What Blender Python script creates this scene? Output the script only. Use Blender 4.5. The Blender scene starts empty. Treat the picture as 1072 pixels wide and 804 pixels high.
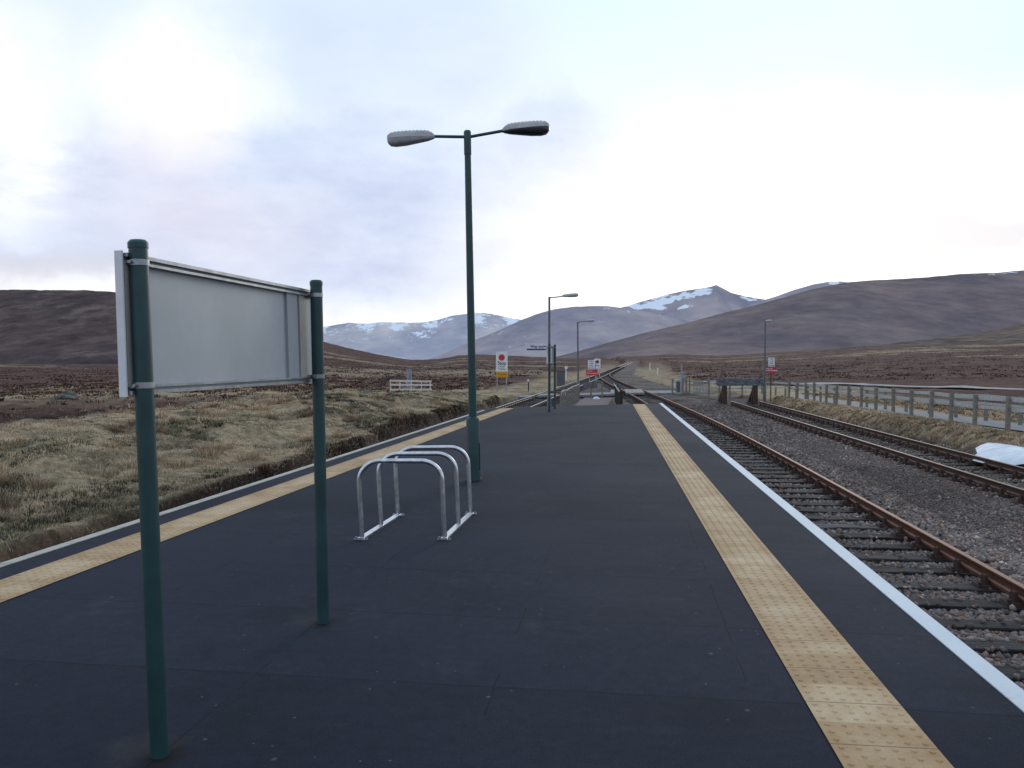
import bpy, bmesh, math, random
import numpy as np
from mathutils import Vector, Matrix
random.seed(7); RNG = np.random.default_rng(11)
sc = bpy.context.scene
COL = sc.collection

# ------------------------------------------------------------------ camera
F = 860.0; H = 1.5; TH = math.atan(26 / F)
def at(px, py, z=0.0):
    r = px - 536; u = 402 - py
    d = (r, F*math.cos(TH) + u*math.sin(TH), -F*math.sin(TH) + u*math.cos(TH))
    t = (z - H) / d[2]
    return Vector((d[0]*t, d[1]*t, z))
cam_d = bpy.data.cameras.new('camera'); cam = bpy.data.objects.new('camera', cam_d); COL.objects.link(cam)
cam.location = (0, 0, H); cam.rotation_euler = (math.pi/2 - TH, 0, 0)
cam_d.sensor_width = 36; cam_d.lens = F/1072*36; cam_d.clip_end = 60000; cam_d.clip_start = 0.05
sc.camera = cam

# ------------------------------------------------------------------ noise (numpy)
def _hash(ix, iy, seed):
    h = (ix.astype(np.int64)*374761393 + iy.astype(np.int64)*668265263 + seed*1442695041) & 0xffffffff
    h = ((h ^ (h >> 13)) * 1274126177) & 0xffffffff
    return ((h ^ (h >> 16)) & 0xffffff) / float(0xffffff)
def vnoise(x, y, seed=0):
    x = np.asarray(x, float); y = np.asarray(y, float)
    ix = np.floor(x); iy = np.floor(y); fx = x-ix; fy = y-iy
    fx = fx*fx*(3-2*fx); fy = fy*fy*(3-2*fy)
    a = _hash(ix, iy, seed); b = _hash(ix+1, iy, seed); c = _hash(ix, iy+1, seed); d = _hash(ix+1, iy+1, seed)
    return (a*(1-fx)+b*fx)*(1-fy) + (c*(1-fx)+d*fx)*fy
def fbm(x, y, o=4, seed=0):
    s = 0; a = .5; t = 0
    for k in range(o):
        s = s + a*vnoise(x*2**k+k*17.3, y*2**k-k*9.1, seed+k); t += a; a *= .5
    return s/t*2-1
def sst(x, a, b):
    t = np.clip((x-a)/(b-a), 0, 1); return t*t*(3-2*t)

# ------------------------------------------------------------------ lines of the place (x as a function of depth y)
def xPR(y): return 1.88 + .1155*y            # platform edge, right
def xPL(y): return -4.70 + .159*y            # platform edge, left
def xL(y):  return -6.15 + .16*y             # left track centre line
_ry = np.array([-10, 0, 10, 20, 28, 35, 44, 52, 62, 78, 94, 112, 130, 700.])
_rx = np.array([2.27, 3.43, 4.59, 5.74, 6.55, 7.17, 7.85, 8.42, 9.02, 9.95, 11.05, 12.65, 14.65, 105.85])
def xR(y):                                    # right track centre line, smoothed
    y = np.asarray(y, float); s = 0
    for d in (-4, -2, 0, 2, 4): s = s + np.interp(y+d, _ry, _rx)
    return s/5
def xS(y): return 8.30 + .098*y              # siding centre line
def zt(y): return np.clip(np.asarray(y, float)-120, 0, None)*.0032     # the line climbs gently away

_skp = np.array([-600, 0, 120, 200, 300, 340, 360, 390, 430, 460, 480, 500, 530, 600, 640, 672, 700, 750, 800, 850, 900, 1000, 1072, 1300, 1900.])
_sky = np.array([378, 381, 382, 372, 360, 361, 365, 371, 377, 376, 372.5, 371.5, 374, 376, 374.5, 373.5, 371.5, 372.5, 370, 367.5, 365, 363, 362, 360, 360.])
def cutoff(Y): return np.interp(Y, [0, 8, 13, 20, 30], [-.06, -.04, .12, .22, .72])
def height(X, Y):
    X = np.asarray(X, float); Y = np.asarray(Y, float)
    R = np.hypot(X, Y)
    Yc = np.maximum(Y, 1.0)
    px = np.where(Y > 1, 536 + F*X/Yc, np.where(X > 0, 1900, -600)); px = np.clip(px, -600, 1900)
    sk = np.interp(px, _skp, _sky)
    Df = 620.0
    zs = 1.5 + (376-sk)/F*Df
    moor = -.92 + (zs+.92)*sst(R, 70, Df)
    moor = moor - sst(R, Df, 2400)*22
    n1 = fbm(X*.9, Y*.9, 4, 1); n2 = fbm(X*.16, Y*.16, 4, 9); n3 = fbm(X*.02, Y*.02, 4, 22)
    dL = X - (xL(Y)-.75)
    z = moor + n2*.30*sst(R, 6, 40) + n1*.10 + n3*1.6*sst(R, 90, 400)*(1-sst(R, 500, 900)*.6)
    # grass bank left of the left line
    B = np.interp(Y, [0, 8, 13, 20, 34, 42, 50, 60], [.30, .36, .58, .66, .92, .80, .3, .0])
    A = np.where(dL < 0, sst(-dL, .8, 4.2)*.45+.55, 0)*(1-sst(-dL, 6, 15))
    lump = fbm(X*.55, Y*.55, 4, 31); lump2 = fbm(X*1.6, Y*1.6, 3, 35)
    nearb = sst(-dL, .9, 2.2)*(1-sst(R, 45, 80))
    z = z + B*A*(1+.35*n2) * sst(-dL, .1, .35) + nearb*(.22*lump + .09*lump2)
    z = z + sst(-dL, 5, 16)*(1-sst(R, 18, 45))*.22
    # hollow with boulders
    z = z - .45*np.exp(-(((X+19)/6)**2+((Y-38)/3.2)**2))
    # verge and path right of the siding
    dS = X - (xS(Y)+.75)
    pz = np.interp(Y, [0, 22, 46, 60], [-.50, -.57, -.80, -.90])
    vg = pz + .05*n1 + .10*sst(dS, .6, 1.6)*(1-sst(dS, 1.9, 3.0))
    z = np.where(dS > .4, vg*(1-sst(dS, 5.4, 8)) + z*sst(dS, 5.4, 8), z)
    # railway formation
    zc = -1.03 + zt(Y)
    xr_ = np.where(Y < 46, xS(Y)+.75, np.interp(Y, [46, 58, 90, 130, 700], [14.6, 12.2, 14.6, 18.3, 109.5]))
    inr = 1 - sst(X-xr_, .55+.15*n1, 1.35+.15*n1)
    co_ = cutoff(Y)
    inl = 1 - sst(-dL, co_+.10*n1, co_+.24+.12*n1)
    w = inr*inl
    mid = .075*sst(X-(xR(Y)+.95), 0, .8)*(1-sst(X-(xS(Y)-1.3), 0, .5))*(Y < 60)
    zf = zc + mid + .012*n1 + .03*n2*(mid > .03)
    zf = zf + .22*np.exp(-(((X-10.6)/2.0)**2+((Y-48)/2.6)**2))
    w = w*(1-sst(R, 380, 480))
    return z*(1-w) + zf*w, w, dL, dS, n1, n2

# ------------------------------------------------------------------ material helpers
def newmat(name):
    m = bpy.data.materials.new(name); m.use_nodes = True
    return m, m.node_tree, m.node_tree.nodes['Principled BSDF']
def N(nt, t, **kw):
    n = nt.nodes.new(t)
    for k, v in kw.items():
        if k in n.inputs: n.inputs[k].default_value = v
        else: setattr(n, k, v)
    return n
def lk(nt, a, b): nt.links.new(a, b)
def noise(nt, vec, scale, detail=4, rough=.55):
    n = N(nt, 'ShaderNodeTexNoise', Scale=scale, Detail=detail, Roughness=rough); lk(nt, vec, n.inputs['Vector']); return n.outputs['Fac']
def ramp(nt, fac, stops):
    r = nt.nodes.new('ShaderNodeValToRGB'); lk(nt, fac, r.inputs['Fac'])
    e = r.color_ramp.elements
    while len(e) < len(stops): e.new(.5)
    for i, (p, c) in enumerate(stops):
        e[i].position = p; e[i].color = (c if len(c) == 4 else (*c, 1)) if hasattr(c, '__len__') else (c, c, c, 1)
    return r.outputs['Color']
def mixc(nt, fac, a, b, mode='MIX'):
    m = nt.nodes.new('ShaderNodeMix'); m.data_type = 'RGBA'; m.blend_type = mode
    for s, v in (('Factor', fac), ('A', a), ('B', b)):
        i = [q for q in m.inputs if q.name == s and q.enabled][0] if s != 'Factor' else m.inputs[0]
        if hasattr(v, 'is_linked') or hasattr(v, 'links'): lk(nt, v, i)
        elif s == 'Factor': i.default_value = v
        else: i.default_value = (*v, 1) if len(v) == 3 else v
    return [q for q in m.outputs if q.enabled][0]
def math_(nt, op, a, b=0.0, clamp=False):
    m = nt.nodes.new('ShaderNodeMath'); m.operation = op; m.use_clamp = clamp
    for i, v in enumerate((a, b)):
        if hasattr(v, 'links'): lk(nt, v, m.inputs[i])
        else: m.inputs[i].default_value = v
    return m.outputs[0]
def bump(nt, h, strength, dist, bs):
    b = N(nt, 'ShaderNodeBump', Strength=strength, Distance=dist); lk(nt, h, b.inputs['Height']); lk(nt, b.outputs[0], bs.inputs['Normal']); return b
def simple(name, c1, c2=None, scale=8, rough=.7, metal=0.0, bmp=.15, spec=.5, dist=.004):
    m, nt, bs = newmat(name)
    co = N(nt, 'ShaderNodeTexCoord').outputs['Object']
    if c2 is None: c2 = tuple(v*.75 for v in c1)
    n = noise(nt, co, scale, 5, .6)
    vz = noise(nt, co, max(scale*.25, .8), 6, .7)
    cc_ = ramp(nt, n, [(.35, c2), (.65, c1)])
    lk(nt, mixc(nt, .7, cc_, ramp(nt, vz, [(.3, (.80, .80, .79)), (.7, (1.12, 1.12, 1.12))]), 'MULTIPLY'), bs.inputs['Base Color'])
    bs.inputs['Roughness'].default_value = rough; bs.inputs['Metallic'].default_value = metal
    bs.inputs['Specular IOR Level'].default_value = spec
    if bmp: bump(nt, noise(nt, co, scale*6, 3), bmp, dist, bs)
    return m
M = {}
M['green'] = simple('green_paint', (.013, .060, .064), (.009, .043, .046), 5, .45, 0, .15)
M['zinc'] = simple('galvanised_steel', (.40, .42, .45), (.27, .29, .32), 14, .42, .85, .1)
M['lamp_grey'] = simple('grey_lamp_paint', (.15, .165, .18), (.10, .11, .12), 8, .5, .2, .1)
M['stainless'] = simple('brushed_steel', (.70, .72, .76), (.52, .54, .58), 20, .30, .95, .05)
M['board_back'] = simple('board_back_metal', (.42, .455, .49), (.37, .405, .44), 3, .5, .15, .05)
M['board_shade'] = simple('board_shadow_metal', (.345, .38, .415), (.31, .345, .38), 3, .5, .2, .05)  # darker copy of the back metal, shade put into the colour
M['board_cream'] = simple('board_flange', (.42, .42, .38), (.36, .36, .33), 4, .5, .1, .05)
M['white'] = simple('white_enamel', (.78, .80, .84), (.70, .72, .76), 6, .35, 0, .03)
M['red'] = simple('red_enamel', (.55, .030, .045), (.48, .024, .036), 6, .4, 0, .03)
M['dkred'] = simple('dark_red_enamel', (.20, .012, .02), (.16, .01, .015), 6, .4, 0, .03)
M['yellow'] = simple('yellow_enamel', (.60, .33, .015), (.52, .27, .012), 6, .4, 0, .03)
M['blue'] = simple('navy_enamel', (.012, .016, .20), (.010, .013, .17), 6, .4, 0, .03)
M['black'] = simple('black_enamel', (.012, .012, .014), None, 6, .4, 0, .03)
M['dark'] = simple('dark_rubber', (.02, .02, .022), None, 10, .6)
M['lamp_canopy'] = simple('lamp_canopy_grey', (.52, .53, .55), (.40, .41, .43), 9, .6, 0, .1)
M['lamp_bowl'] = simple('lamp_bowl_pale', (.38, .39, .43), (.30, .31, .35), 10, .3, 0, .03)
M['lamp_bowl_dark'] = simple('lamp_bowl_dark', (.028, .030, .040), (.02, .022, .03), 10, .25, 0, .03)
M['cabinet'] = simple('grey_cabinet', (.12, .12, .14), (.09, .09, .105), 6, .6)
M['pale_cabinet'] = simple('pale_blue_cabinet', (.28, .34, .42), (.2, .25, .32), 6, .6)
M['rust'] = simple('rusty_iron', (.085, .040, .030), (.040, .022, .018), 9, .85, 0, .4)
M['concrete'] = simple('weathered_concrete', (.17, .17, .19), (.09, .09, .10), 5, .9, 0, .3)
M['stone'] = simple('grey_lichen_rock', (.15, .16, .15), (.045, .048, .045), 4, .9, 0, .6, dist=.03)
M['snow'] = simple('old_snow', (.84, .89, .95), (.60, .67, .77), 2.2, .8, 0, .8, dist=.05)

def wood(name, a, b, c, sx=(1, 14, 14), vary=True, sc_=3.0):
    m, nt, bs = newmat(name)
    tc = N(nt, 'ShaderNodeTexCoord')
    mp = N(nt, 'ShaderNodeMapping'); mp.inputs['Scale'].default_value = sx
    oi = N(nt, 'ShaderNodeObjectInfo')
    add = N(nt, 'ShaderNodeVectorMath', operation='ADD'); lk(nt, tc.outputs['Object'], add.inputs[0])
    cx = N(nt, 'ShaderNodeCombineXYZ'); 
    rnd = math_(nt, 'MULTIPLY', oi.outputs['Random'], 37.0)
    for k in range(3): lk(nt, rnd, cx.inputs[k])
    lk(nt, cx.outputs[0], add.inputs[1]); lk(nt, add.outputs[0], mp.inputs['Vector'])
    n = noise(nt, mp.outputs[0], sc_, 6, .65)
    col = ramp(nt, n, [(.30, a), (.52, b), (.72, c)])
    if vary:
        v = ramp(nt, oi.outputs['Random'], [(0, (.55, .55, .58)), (.7, (1.0, 1.0, 1.0)), (.86, (1.15, 1.17, 1.2)), (1, (2.3, 2.4, 2.6))])
        col = mixc(nt, 1.0, col, v, 'MULTIPLY')
    lk(nt, col, bs.inputs['Base Color']); bs.inputs['Roughness'].default_value = .85; bs.inputs['Specular IOR Level'].default_value = .25
    bump(nt, n, .6, .012, bs)
    return m
M['sleeper'] = wood('sleeper_timber', (.008, .007, .008), (.034, .031, .033), (.12, .12, .13))
M['sleeper_mossy'] = wood('mossy_sleeper_timber', (.008, .007, .007), (.028, .024, .022), (.070, .064, .060))
M['fence_wood'] = wood('weathered_fence_wood', (.085, .080, .066), (.22, .205, .175), (.38, .36, .32), (3, 3, 20), False)
M['rail_wood'] = wood('bleached_fence_rail', (.24, .24, .23), (.44, .44, .43), (.62, .62, .61), (3, 3, 20), False)
M['white_wood'] = wood('white_painted_wood', (.42, .40, .37), (.66, .64, .60), (.78, .76, .72), (3, 20, 20), False)
M['dark_wood'] = wood('dark_creosoted_wood', (.012, .013, .012), (.035, .036, .034), (.08, .08, .075), (3, 3, 20), False)
M['deck'] = wood('crossing_deck_timber', (.05, .045, .04), (.26, .245, .235), (.68, .66, .64), (6, 3.5, 8), False, 9)
M['buffer_wood'] = wood('buffer_beam_timber', (.045, .050, .058), (.125, .135, .155), (.30, .33, .37), (2.2, 6, 6), False, 3)

def rail_mat(name, head, web, metal, rough):
    m, nt, bs = newmat(name)
    co = N(nt, 'ShaderNodeTexCoord').outputs['Object']
    n = noise(nt, co, 6, 6, .7)
    g = N(nt, 'ShaderNodeNewGeometry'); sx = N(nt, 'ShaderNodeSeparateXYZ'); lk(nt, g.outputs['Normal'], sx.inputs[0])
    up = ramp(nt, sx.outputs['Z'], [(.55, 0.0), (.85, 1.0)])
    hc = ramp(nt, n, [(.3, tuple(v*.7 for v in head)), (.7, head)])
    wc = ramp(nt, n, [(.3, tuple(v*.55 for v in web)), (.7, web)])
    lk(nt, mixc(nt, up, wc, hc), bs.inputs['Base Color'])
    lk(nt, math_(nt, 'MULTIPLY', up, metal), bs.inputs['Metallic'])
    r = math_(nt, 'SUBTRACT', .85, math_(nt, 'MULTIPLY', up, .85-rough)); lk(nt, r, bs.inputs['Roughness'])
    bump(nt, noise(nt, co, 60, 3), .3, .003, bs)
    return m
M['rail_rusty'] = rail_mat('rusty_rail_steel', (.30, .135, .085), (.15, .055, .032), .0, .65)
M['rail_siding'] = rail_mat('siding_rail_steel', (.21, .115, .09), (.075, .034, .025), .1, .6)
M['rail_bright'] = rail_mat('running_rail_steel', (.50, .44, .40), (.055, .036, .030), .6, .4)

# ---- asphalt
m, nt, bs = newmat('asphalt_surface'); M['asphalt'] = m
co = N(nt, 'ShaderNodeTexCoord').outputs['Object']
mp = N(nt, 'ShaderNodeMapping'); mp.inputs['Rotation'].default_value = (0, 0, math.atan(.14)); lk(nt, co, mp.inputs['Vector'])
sx = N(nt, 'ShaderNodeSeparateXYZ'); lk(nt, mp.outputs[0], sx.inputs[0])
def joint(v, per, off, wdt):
    a = math_(nt, 'ABSOLUTE', math_(nt, 'SUBTRACT', math_(nt, 'FRACT', math_(nt, 'DIVIDE', math_(nt, 'ADD', v, off), per)), .5))
    return math_(nt, 'LESS_THAN', a, wdt/per)
wob = math_(nt, 'MULTIPLY', math_(nt, 'SUBTRACT', noise(nt, co, 2.5, 3), .5), .03)
j1 = joint(math_(nt, 'ADD', sx.outputs['Y'], wob), 1.0, .83, .0065)
j2 = joint(math_(nt, 'ADD', sx.outputs['X'], wob), 1.15, .02, .0035)
jn = math_(nt, 'GREATER_THAN', noise(nt, mp.outputs[0], 1.1, 3), .50)
j2m = math_(nt, 'MULTIPLY', j2, jn)
jl = math_(nt, 'ADD', math_(nt, 'MULTIPLY', j1, math_(nt, 'MULTIPLY', noise(nt, co, .9, 3), 1.5)), math_(nt, 'MULTIPLY', j2m, .95), True)
# per-panel tone
fl = N(nt, 'ShaderNodeVectorMath', operation='FLOOR'); dv = N(nt, 'ShaderNodeVectorMath', operation='DIVIDE'); dv.inputs[1].default_value = (40, 1.0, 1)
ad = N(nt, 'ShaderNodeVectorMath', operation='ADD'); ad.inputs[1].default_value = (20, .33, 0)
lk(nt, mp.outputs[0], ad.inputs[0]); lk(nt, ad.outputs[0], dv.inputs[0]); lk(nt, dv.outputs[0], fl.inputs[0])
wn = N(nt, 'ShaderNodeTexWhiteNoise'); lk(nt, fl.outputs[0], wn.inputs['Vector'])
big = noise(nt, co, .55, 5, .6); fine = noise(nt, co, 150, 3, .75); med = noise(nt, co, 14, 6, .72)
c = ramp(nt, big, [(.3, (.0100, .0140, .0255)), (.7, (.0155, .0205, .0350))])
c = mixc(nt, .45, c, ramp(nt, wn.outputs['Value'], [(0, (.0100, .0135, .0250)), (1, (.0185, .0240, .0430))]))
c = mixc(nt, .75, c, ramp(nt, fine, [(.3, (.42, .42, .42)), (.7, (1.65, 1.65, 1.6))]), 'MULTIPLY')
c = mixc(nt, .6, c, ramp(nt, med, [(.3, (.62, .63, .66)), (.7, (1.38, 1.38, 1.34))]), 'MULTIPLY')
# dust and scuffs
sp = N(nt, 'ShaderNodeTexVoronoi', Scale=2.6); lk(nt, mp.outputs[0], sp.inputs['Vector'])
spk = ramp(nt, math_(nt, 'ADD', sp.outputs['Distance'], math_(nt, 'MULTIPLY', noise(nt, co, 30, 3), .07)), [(.045, 1.0), (.075, 0.0)])
c = mixc(nt, math_(nt, 'MULTIPLY', spk, .6), c, (.15, .16, .175))
sp2 = N(nt, 'ShaderNodeTexVoronoi', Scale=11.0); lk(nt, co, sp2.inputs['Vector']); sc2 = N(nt, 'ShaderNodeSeparateColor'); lk(nt, sp2.outputs['Color'], sc2.inputs[0])
gr_ = math_(nt, 'MULTIPLY', ramp(nt, sp2.outputs['Distance'], [(.05, 1.0), (.09, 0.0)]), math_(nt, 'GREATER_THAN', sc2.outputs['Red'], .72))
c = mixc(nt, math_(nt, 'MULTIPLY', gr_, .6), c, (.12, .125, .13))
stn = ramp(nt, noise(nt, mp.outputs[0], .8, 7, .72), [(.54, 0.0), (.62, 1.0)])
c = mixc(nt, math_(nt, 'MULTIPLY', stn, .45), c, (.008, .010, .016))
dst = ramp(nt, noise(nt, co, 1.7, 6, .7), [(.58, 0.0), (.75, 1.0)])
c = mixc(nt, math_(nt, 'MULTIPLY', dst, .35), c, (.055, .062, .075))
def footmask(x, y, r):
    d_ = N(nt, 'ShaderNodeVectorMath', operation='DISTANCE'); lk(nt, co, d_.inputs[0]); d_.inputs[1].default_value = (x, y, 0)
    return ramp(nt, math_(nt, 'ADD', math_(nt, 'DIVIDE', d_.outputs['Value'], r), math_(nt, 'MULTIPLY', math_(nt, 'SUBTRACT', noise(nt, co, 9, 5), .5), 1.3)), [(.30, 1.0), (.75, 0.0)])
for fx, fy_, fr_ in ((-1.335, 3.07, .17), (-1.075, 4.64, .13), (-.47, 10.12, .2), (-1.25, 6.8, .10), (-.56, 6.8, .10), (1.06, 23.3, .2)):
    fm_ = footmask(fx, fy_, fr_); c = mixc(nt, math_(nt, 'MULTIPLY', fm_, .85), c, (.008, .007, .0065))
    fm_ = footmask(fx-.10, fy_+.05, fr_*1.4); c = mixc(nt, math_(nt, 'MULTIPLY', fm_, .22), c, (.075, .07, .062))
c = mixc(nt, math_(nt, 'MULTIPLY', jl, .75), c, (.006, .007, .009))
lk(nt, c, bs.inputs['Base Color'])
lk(nt, ramp(nt, big, [(.3, .92), (.7, .84)]), bs.inputs['Roughness']); bs.inputs['Specular IOR Level'].default_value = .16
hb = math_(nt, 'SUBTRACT', math_(nt, 'ADD', fine, math_(nt, 'MULTIPLY', med, .5)), math_(nt, 'MULTIPLY', jl, 2.0))
bump(nt, hb, .5, .004, bs)

# ---- tactile paving
m, nt, bs = newmat('buff_tactile_paving'); M['tactile'] = m
tc = N(nt, 'ShaderNodeTexCoord'); co = tc.outputs['Object']
uv = N(nt, 'ShaderNodeUVMap').outputs[0]; su = N(nt, 'ShaderNodeSeparateXYZ'); lk(nt, uv, su.inputs[0])
fr = math_(nt, 'FRACT', math_(nt, 'DIVIDE', su.outputs['Y'], .4))
jt = math_(nt, 'LESS_THAN', math_(nt, 'ABSOLUTE', math_(nt, 'SUBTRACT', fr, .5)), .492); jt = math_(nt, 'SUBTRACT', 1.0, jt)
edge = math_(nt, 'ABSOLUTE', math_(nt, 'SUBTRACT', su.outputs['X'], .2))
c = ramp(nt, noise(nt, co, 3.0, 6, .7), [(.32, (.36, .235, .120)), (.5, (.48, .345, .200)), (.7, (.55, .430, .290))])
flr = N(nt, 'ShaderNodeTexWhiteNoise', noise_dimensions='1D'); lk(nt, math_(nt, 'FLOOR', math_(nt, 'DIVIDE', math_(nt, 'ADD', su.outputs['Y'], .2), .4)), flr.inputs['W'])
c = mixc(nt, .7, c, ramp(nt, flr.outputs['Value'], [(0, (.78, .70, .60)), (.5, (1, .98, .97)), (1, (1.12, 1.14, 1.20))]), 'MULTIPLY')
rs = ramp(nt, math_(nt, 'ADD', math_(nt, 'MULTIPLY', edge, 2.2), noise(nt, co, 5, 4)), [(.62, 0.0), (.95, 1.0)])
c = mixc(nt, math_(nt, 'MULTIPLY', rs, .50), c, (.34, .19, .075))
c = mixc(nt, .5, c, ramp(nt, noise(nt, co, 70, 4), [(.3, (.78, .78, .78)), (.7, (1.15, 1.15, 1.15))]), 'MULTIPLY')
c = mixc(nt, math_(nt, 'MULTIPLY', jt, .8), c, (.06, .042, .028))
lk(nt, c, bs.inputs['Base Color']); bs.inputs['Roughness'].default_value = .8
bump(nt, math_(nt, 'SUBTRACT', noise(nt, co, 60, 3), jt), .4, .003, bs)

# ---- white line paint, worn
def linemat(name, base, worn, thr):
    m, nt, bs = newmat(name)
    co = N(nt, 'ShaderNodeTexCoord').outputs['Object']
    w = ramp(nt, noise(nt, co, 7, 7, .75), [(thr, 0.0), (thr+.10, 1.0)])
    c = mixc(nt, math_(nt, 'MULTIPLY', w, .7), base, worn)
    c = mixc(nt, .5, c, ramp(nt, noise(nt, co, 1.5, 4), [(.3, (.8, .8, .8)), (.7, (1.05, 1.05, 1.05))]), 'MULTIPLY')
    lk(nt, c, bs.inputs['Base Color']); bs.inputs['Roughness'].default_value = .7
    bump(nt, noise(nt, co, 50, 4), .5, .004, bs); return m
M['line_r'] = linemat('white_edge_paint', (.58, .64, .70), (.38, .37, .33), .60)
M['line_l'] = linemat('worn_edge_paint', (.42, .40, .35), (.22, .20, .17), .50)

# ---- ground
m, nt, bs = newmat('moor_ground'); M['ground'] = m
co = N(nt, 'ShaderNodeTexCoord').outputs['Object']
at_ = N(nt, 'ShaderNodeAttribute', attribute_name='zone'); sp = N(nt, 'ShaderNodeSeparateColor'); lk(nt, at_.outputs['Color'], sp.inputs[0])
n05 = noise(nt, co, .045, 6, .62); n2 = noise(nt, co, .5, 6, .65); n9 = noise(nt, co, 5.5, 6, .7); n40 = noise(nt, co, 34, 3, .7)
straw = ramp(nt, n9, [(.25, (.13, .092, .052)), (.42, (.30, .228, .140)), (.58, (.47, .370, .240)), (.75, (.60, .49, .34))])
green = ramp(nt, n9, [(.3, (.055, .050, .034)), (.6, (.155, .138, .090)), (.75, (.24, .22, .15))])
straw = mixc(nt, ramp(nt, noise(nt, co, .7, 5, .6), [(.47, 0.0), (.60, .75)]), straw, green)
heath = ramp(nt, n9, [(.25, (.024, .009, .009)), (.5, (.086, .036, .032)), (.75, (.165, .082, .068))])
fleck = noise(nt, co, 1.1, 7, .75)
heath = mixc(nt, ramp(nt, fleck, [(.42, .6), (.50, 0.0)]), heath, (.040, .022, .021))
heath = mixc(nt, ramp(nt, fleck, [(.56, 0.0), (.66, .8)]), heath, (.135, .075, .058))
heath = mixc(nt, ramp(nt, n05, [(.46, 0.0), (.62, .65)]), heath, (.052, .028, .027))
# far tufts of straw inside the heather
mixf = ramp(nt, noise(nt, co, .12, 7, .68), [(.50, 0.0), (.60, 1.0)])
heath2 = mixc(nt, math_(nt, 'MULTIPLY', mixf, .18), heath, straw)
veg = mixc(nt, sp.outputs['Green'], heath2, straw)
vo = N(nt, 'ShaderNodeTexVoronoi', Scale=24.0); lk(nt, co, vo.inputs['Vector'])
vo2 = N(nt, 'ShaderNodeTexVoronoi', Scale=24.0, feature='DISTANCE_TO_EDGE'); lk(nt, co, vo2.inputs['Vector'])
hs = N(nt, 'ShaderNodeSeparateColor'); lk(nt, vo.outputs['Color'], hs.inputs[0])
bal = ramp(nt, hs.outputs['Red'], [(0, (.09, .072, .066)), (.35, (.19, .155, .142)), (.7, (.29, .245, .225)), (.93, (.32, .29, .27)), (1, (.48, .45, .43))])
bal = mixc(nt, ramp(nt, n2, [(.40, 0.0), (.62, .55)]), bal, (.085, .062, .054), 'MIX')
bal = mixc(nt, ramp(nt, noise(nt, co, .30, 6, .65), [(.46, 0.0), (.62, .70)]), bal, (.036, .029, .028))
bal = mixc(nt, ramp(nt, noise(nt, co, .42, 4, .6), [(.55, 0.0), (.68, .55)]), bal, (.215, .195, .185))
bal = mixc(nt, 1.0, bal, ramp(nt, vo2.outputs['Distance'], [(0, (.35, .35, .35)), (.14, (1, 1, 1))]), 'MULTIPLY')
c = mixc(nt, sp.outputs['Red'], veg, bal)
c = mixc(nt, sp.outputs['Blue'], c, (.012, .009, .008))
lk(nt, c, bs.inputs['Base Color']); bs.inputs['Roughness'].default_value = .95; bs.inputs['Specular IOR Level'].default_value = .15
hv = math_(nt, 'ADD', math_(nt, 'MULTIPLY', n9, 1.2), math_(nt, 'MULTIPLY', n40, .35))
hh = mixc(nt, sp.outputs['Red'], hv, math_(nt, 'MULTIPLY', vo2.outputs['Distance'], .6))
bump(nt, hh, .9, .10, bs)

M['path'] = simple('path_gravel', (.26, .26, .29), (.17, .17, .19), 30, .9, 0, .5)
M['road'] = simple('pale_gravel_road', (.36, .34, .33), (.25, .235, .23), 2.0, .9, 0, .5)
M['ramp'] = simple('ramp_surface', (.120, .085, .092), (.085, .060, .066), 5, .9, 0, .4)

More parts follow.
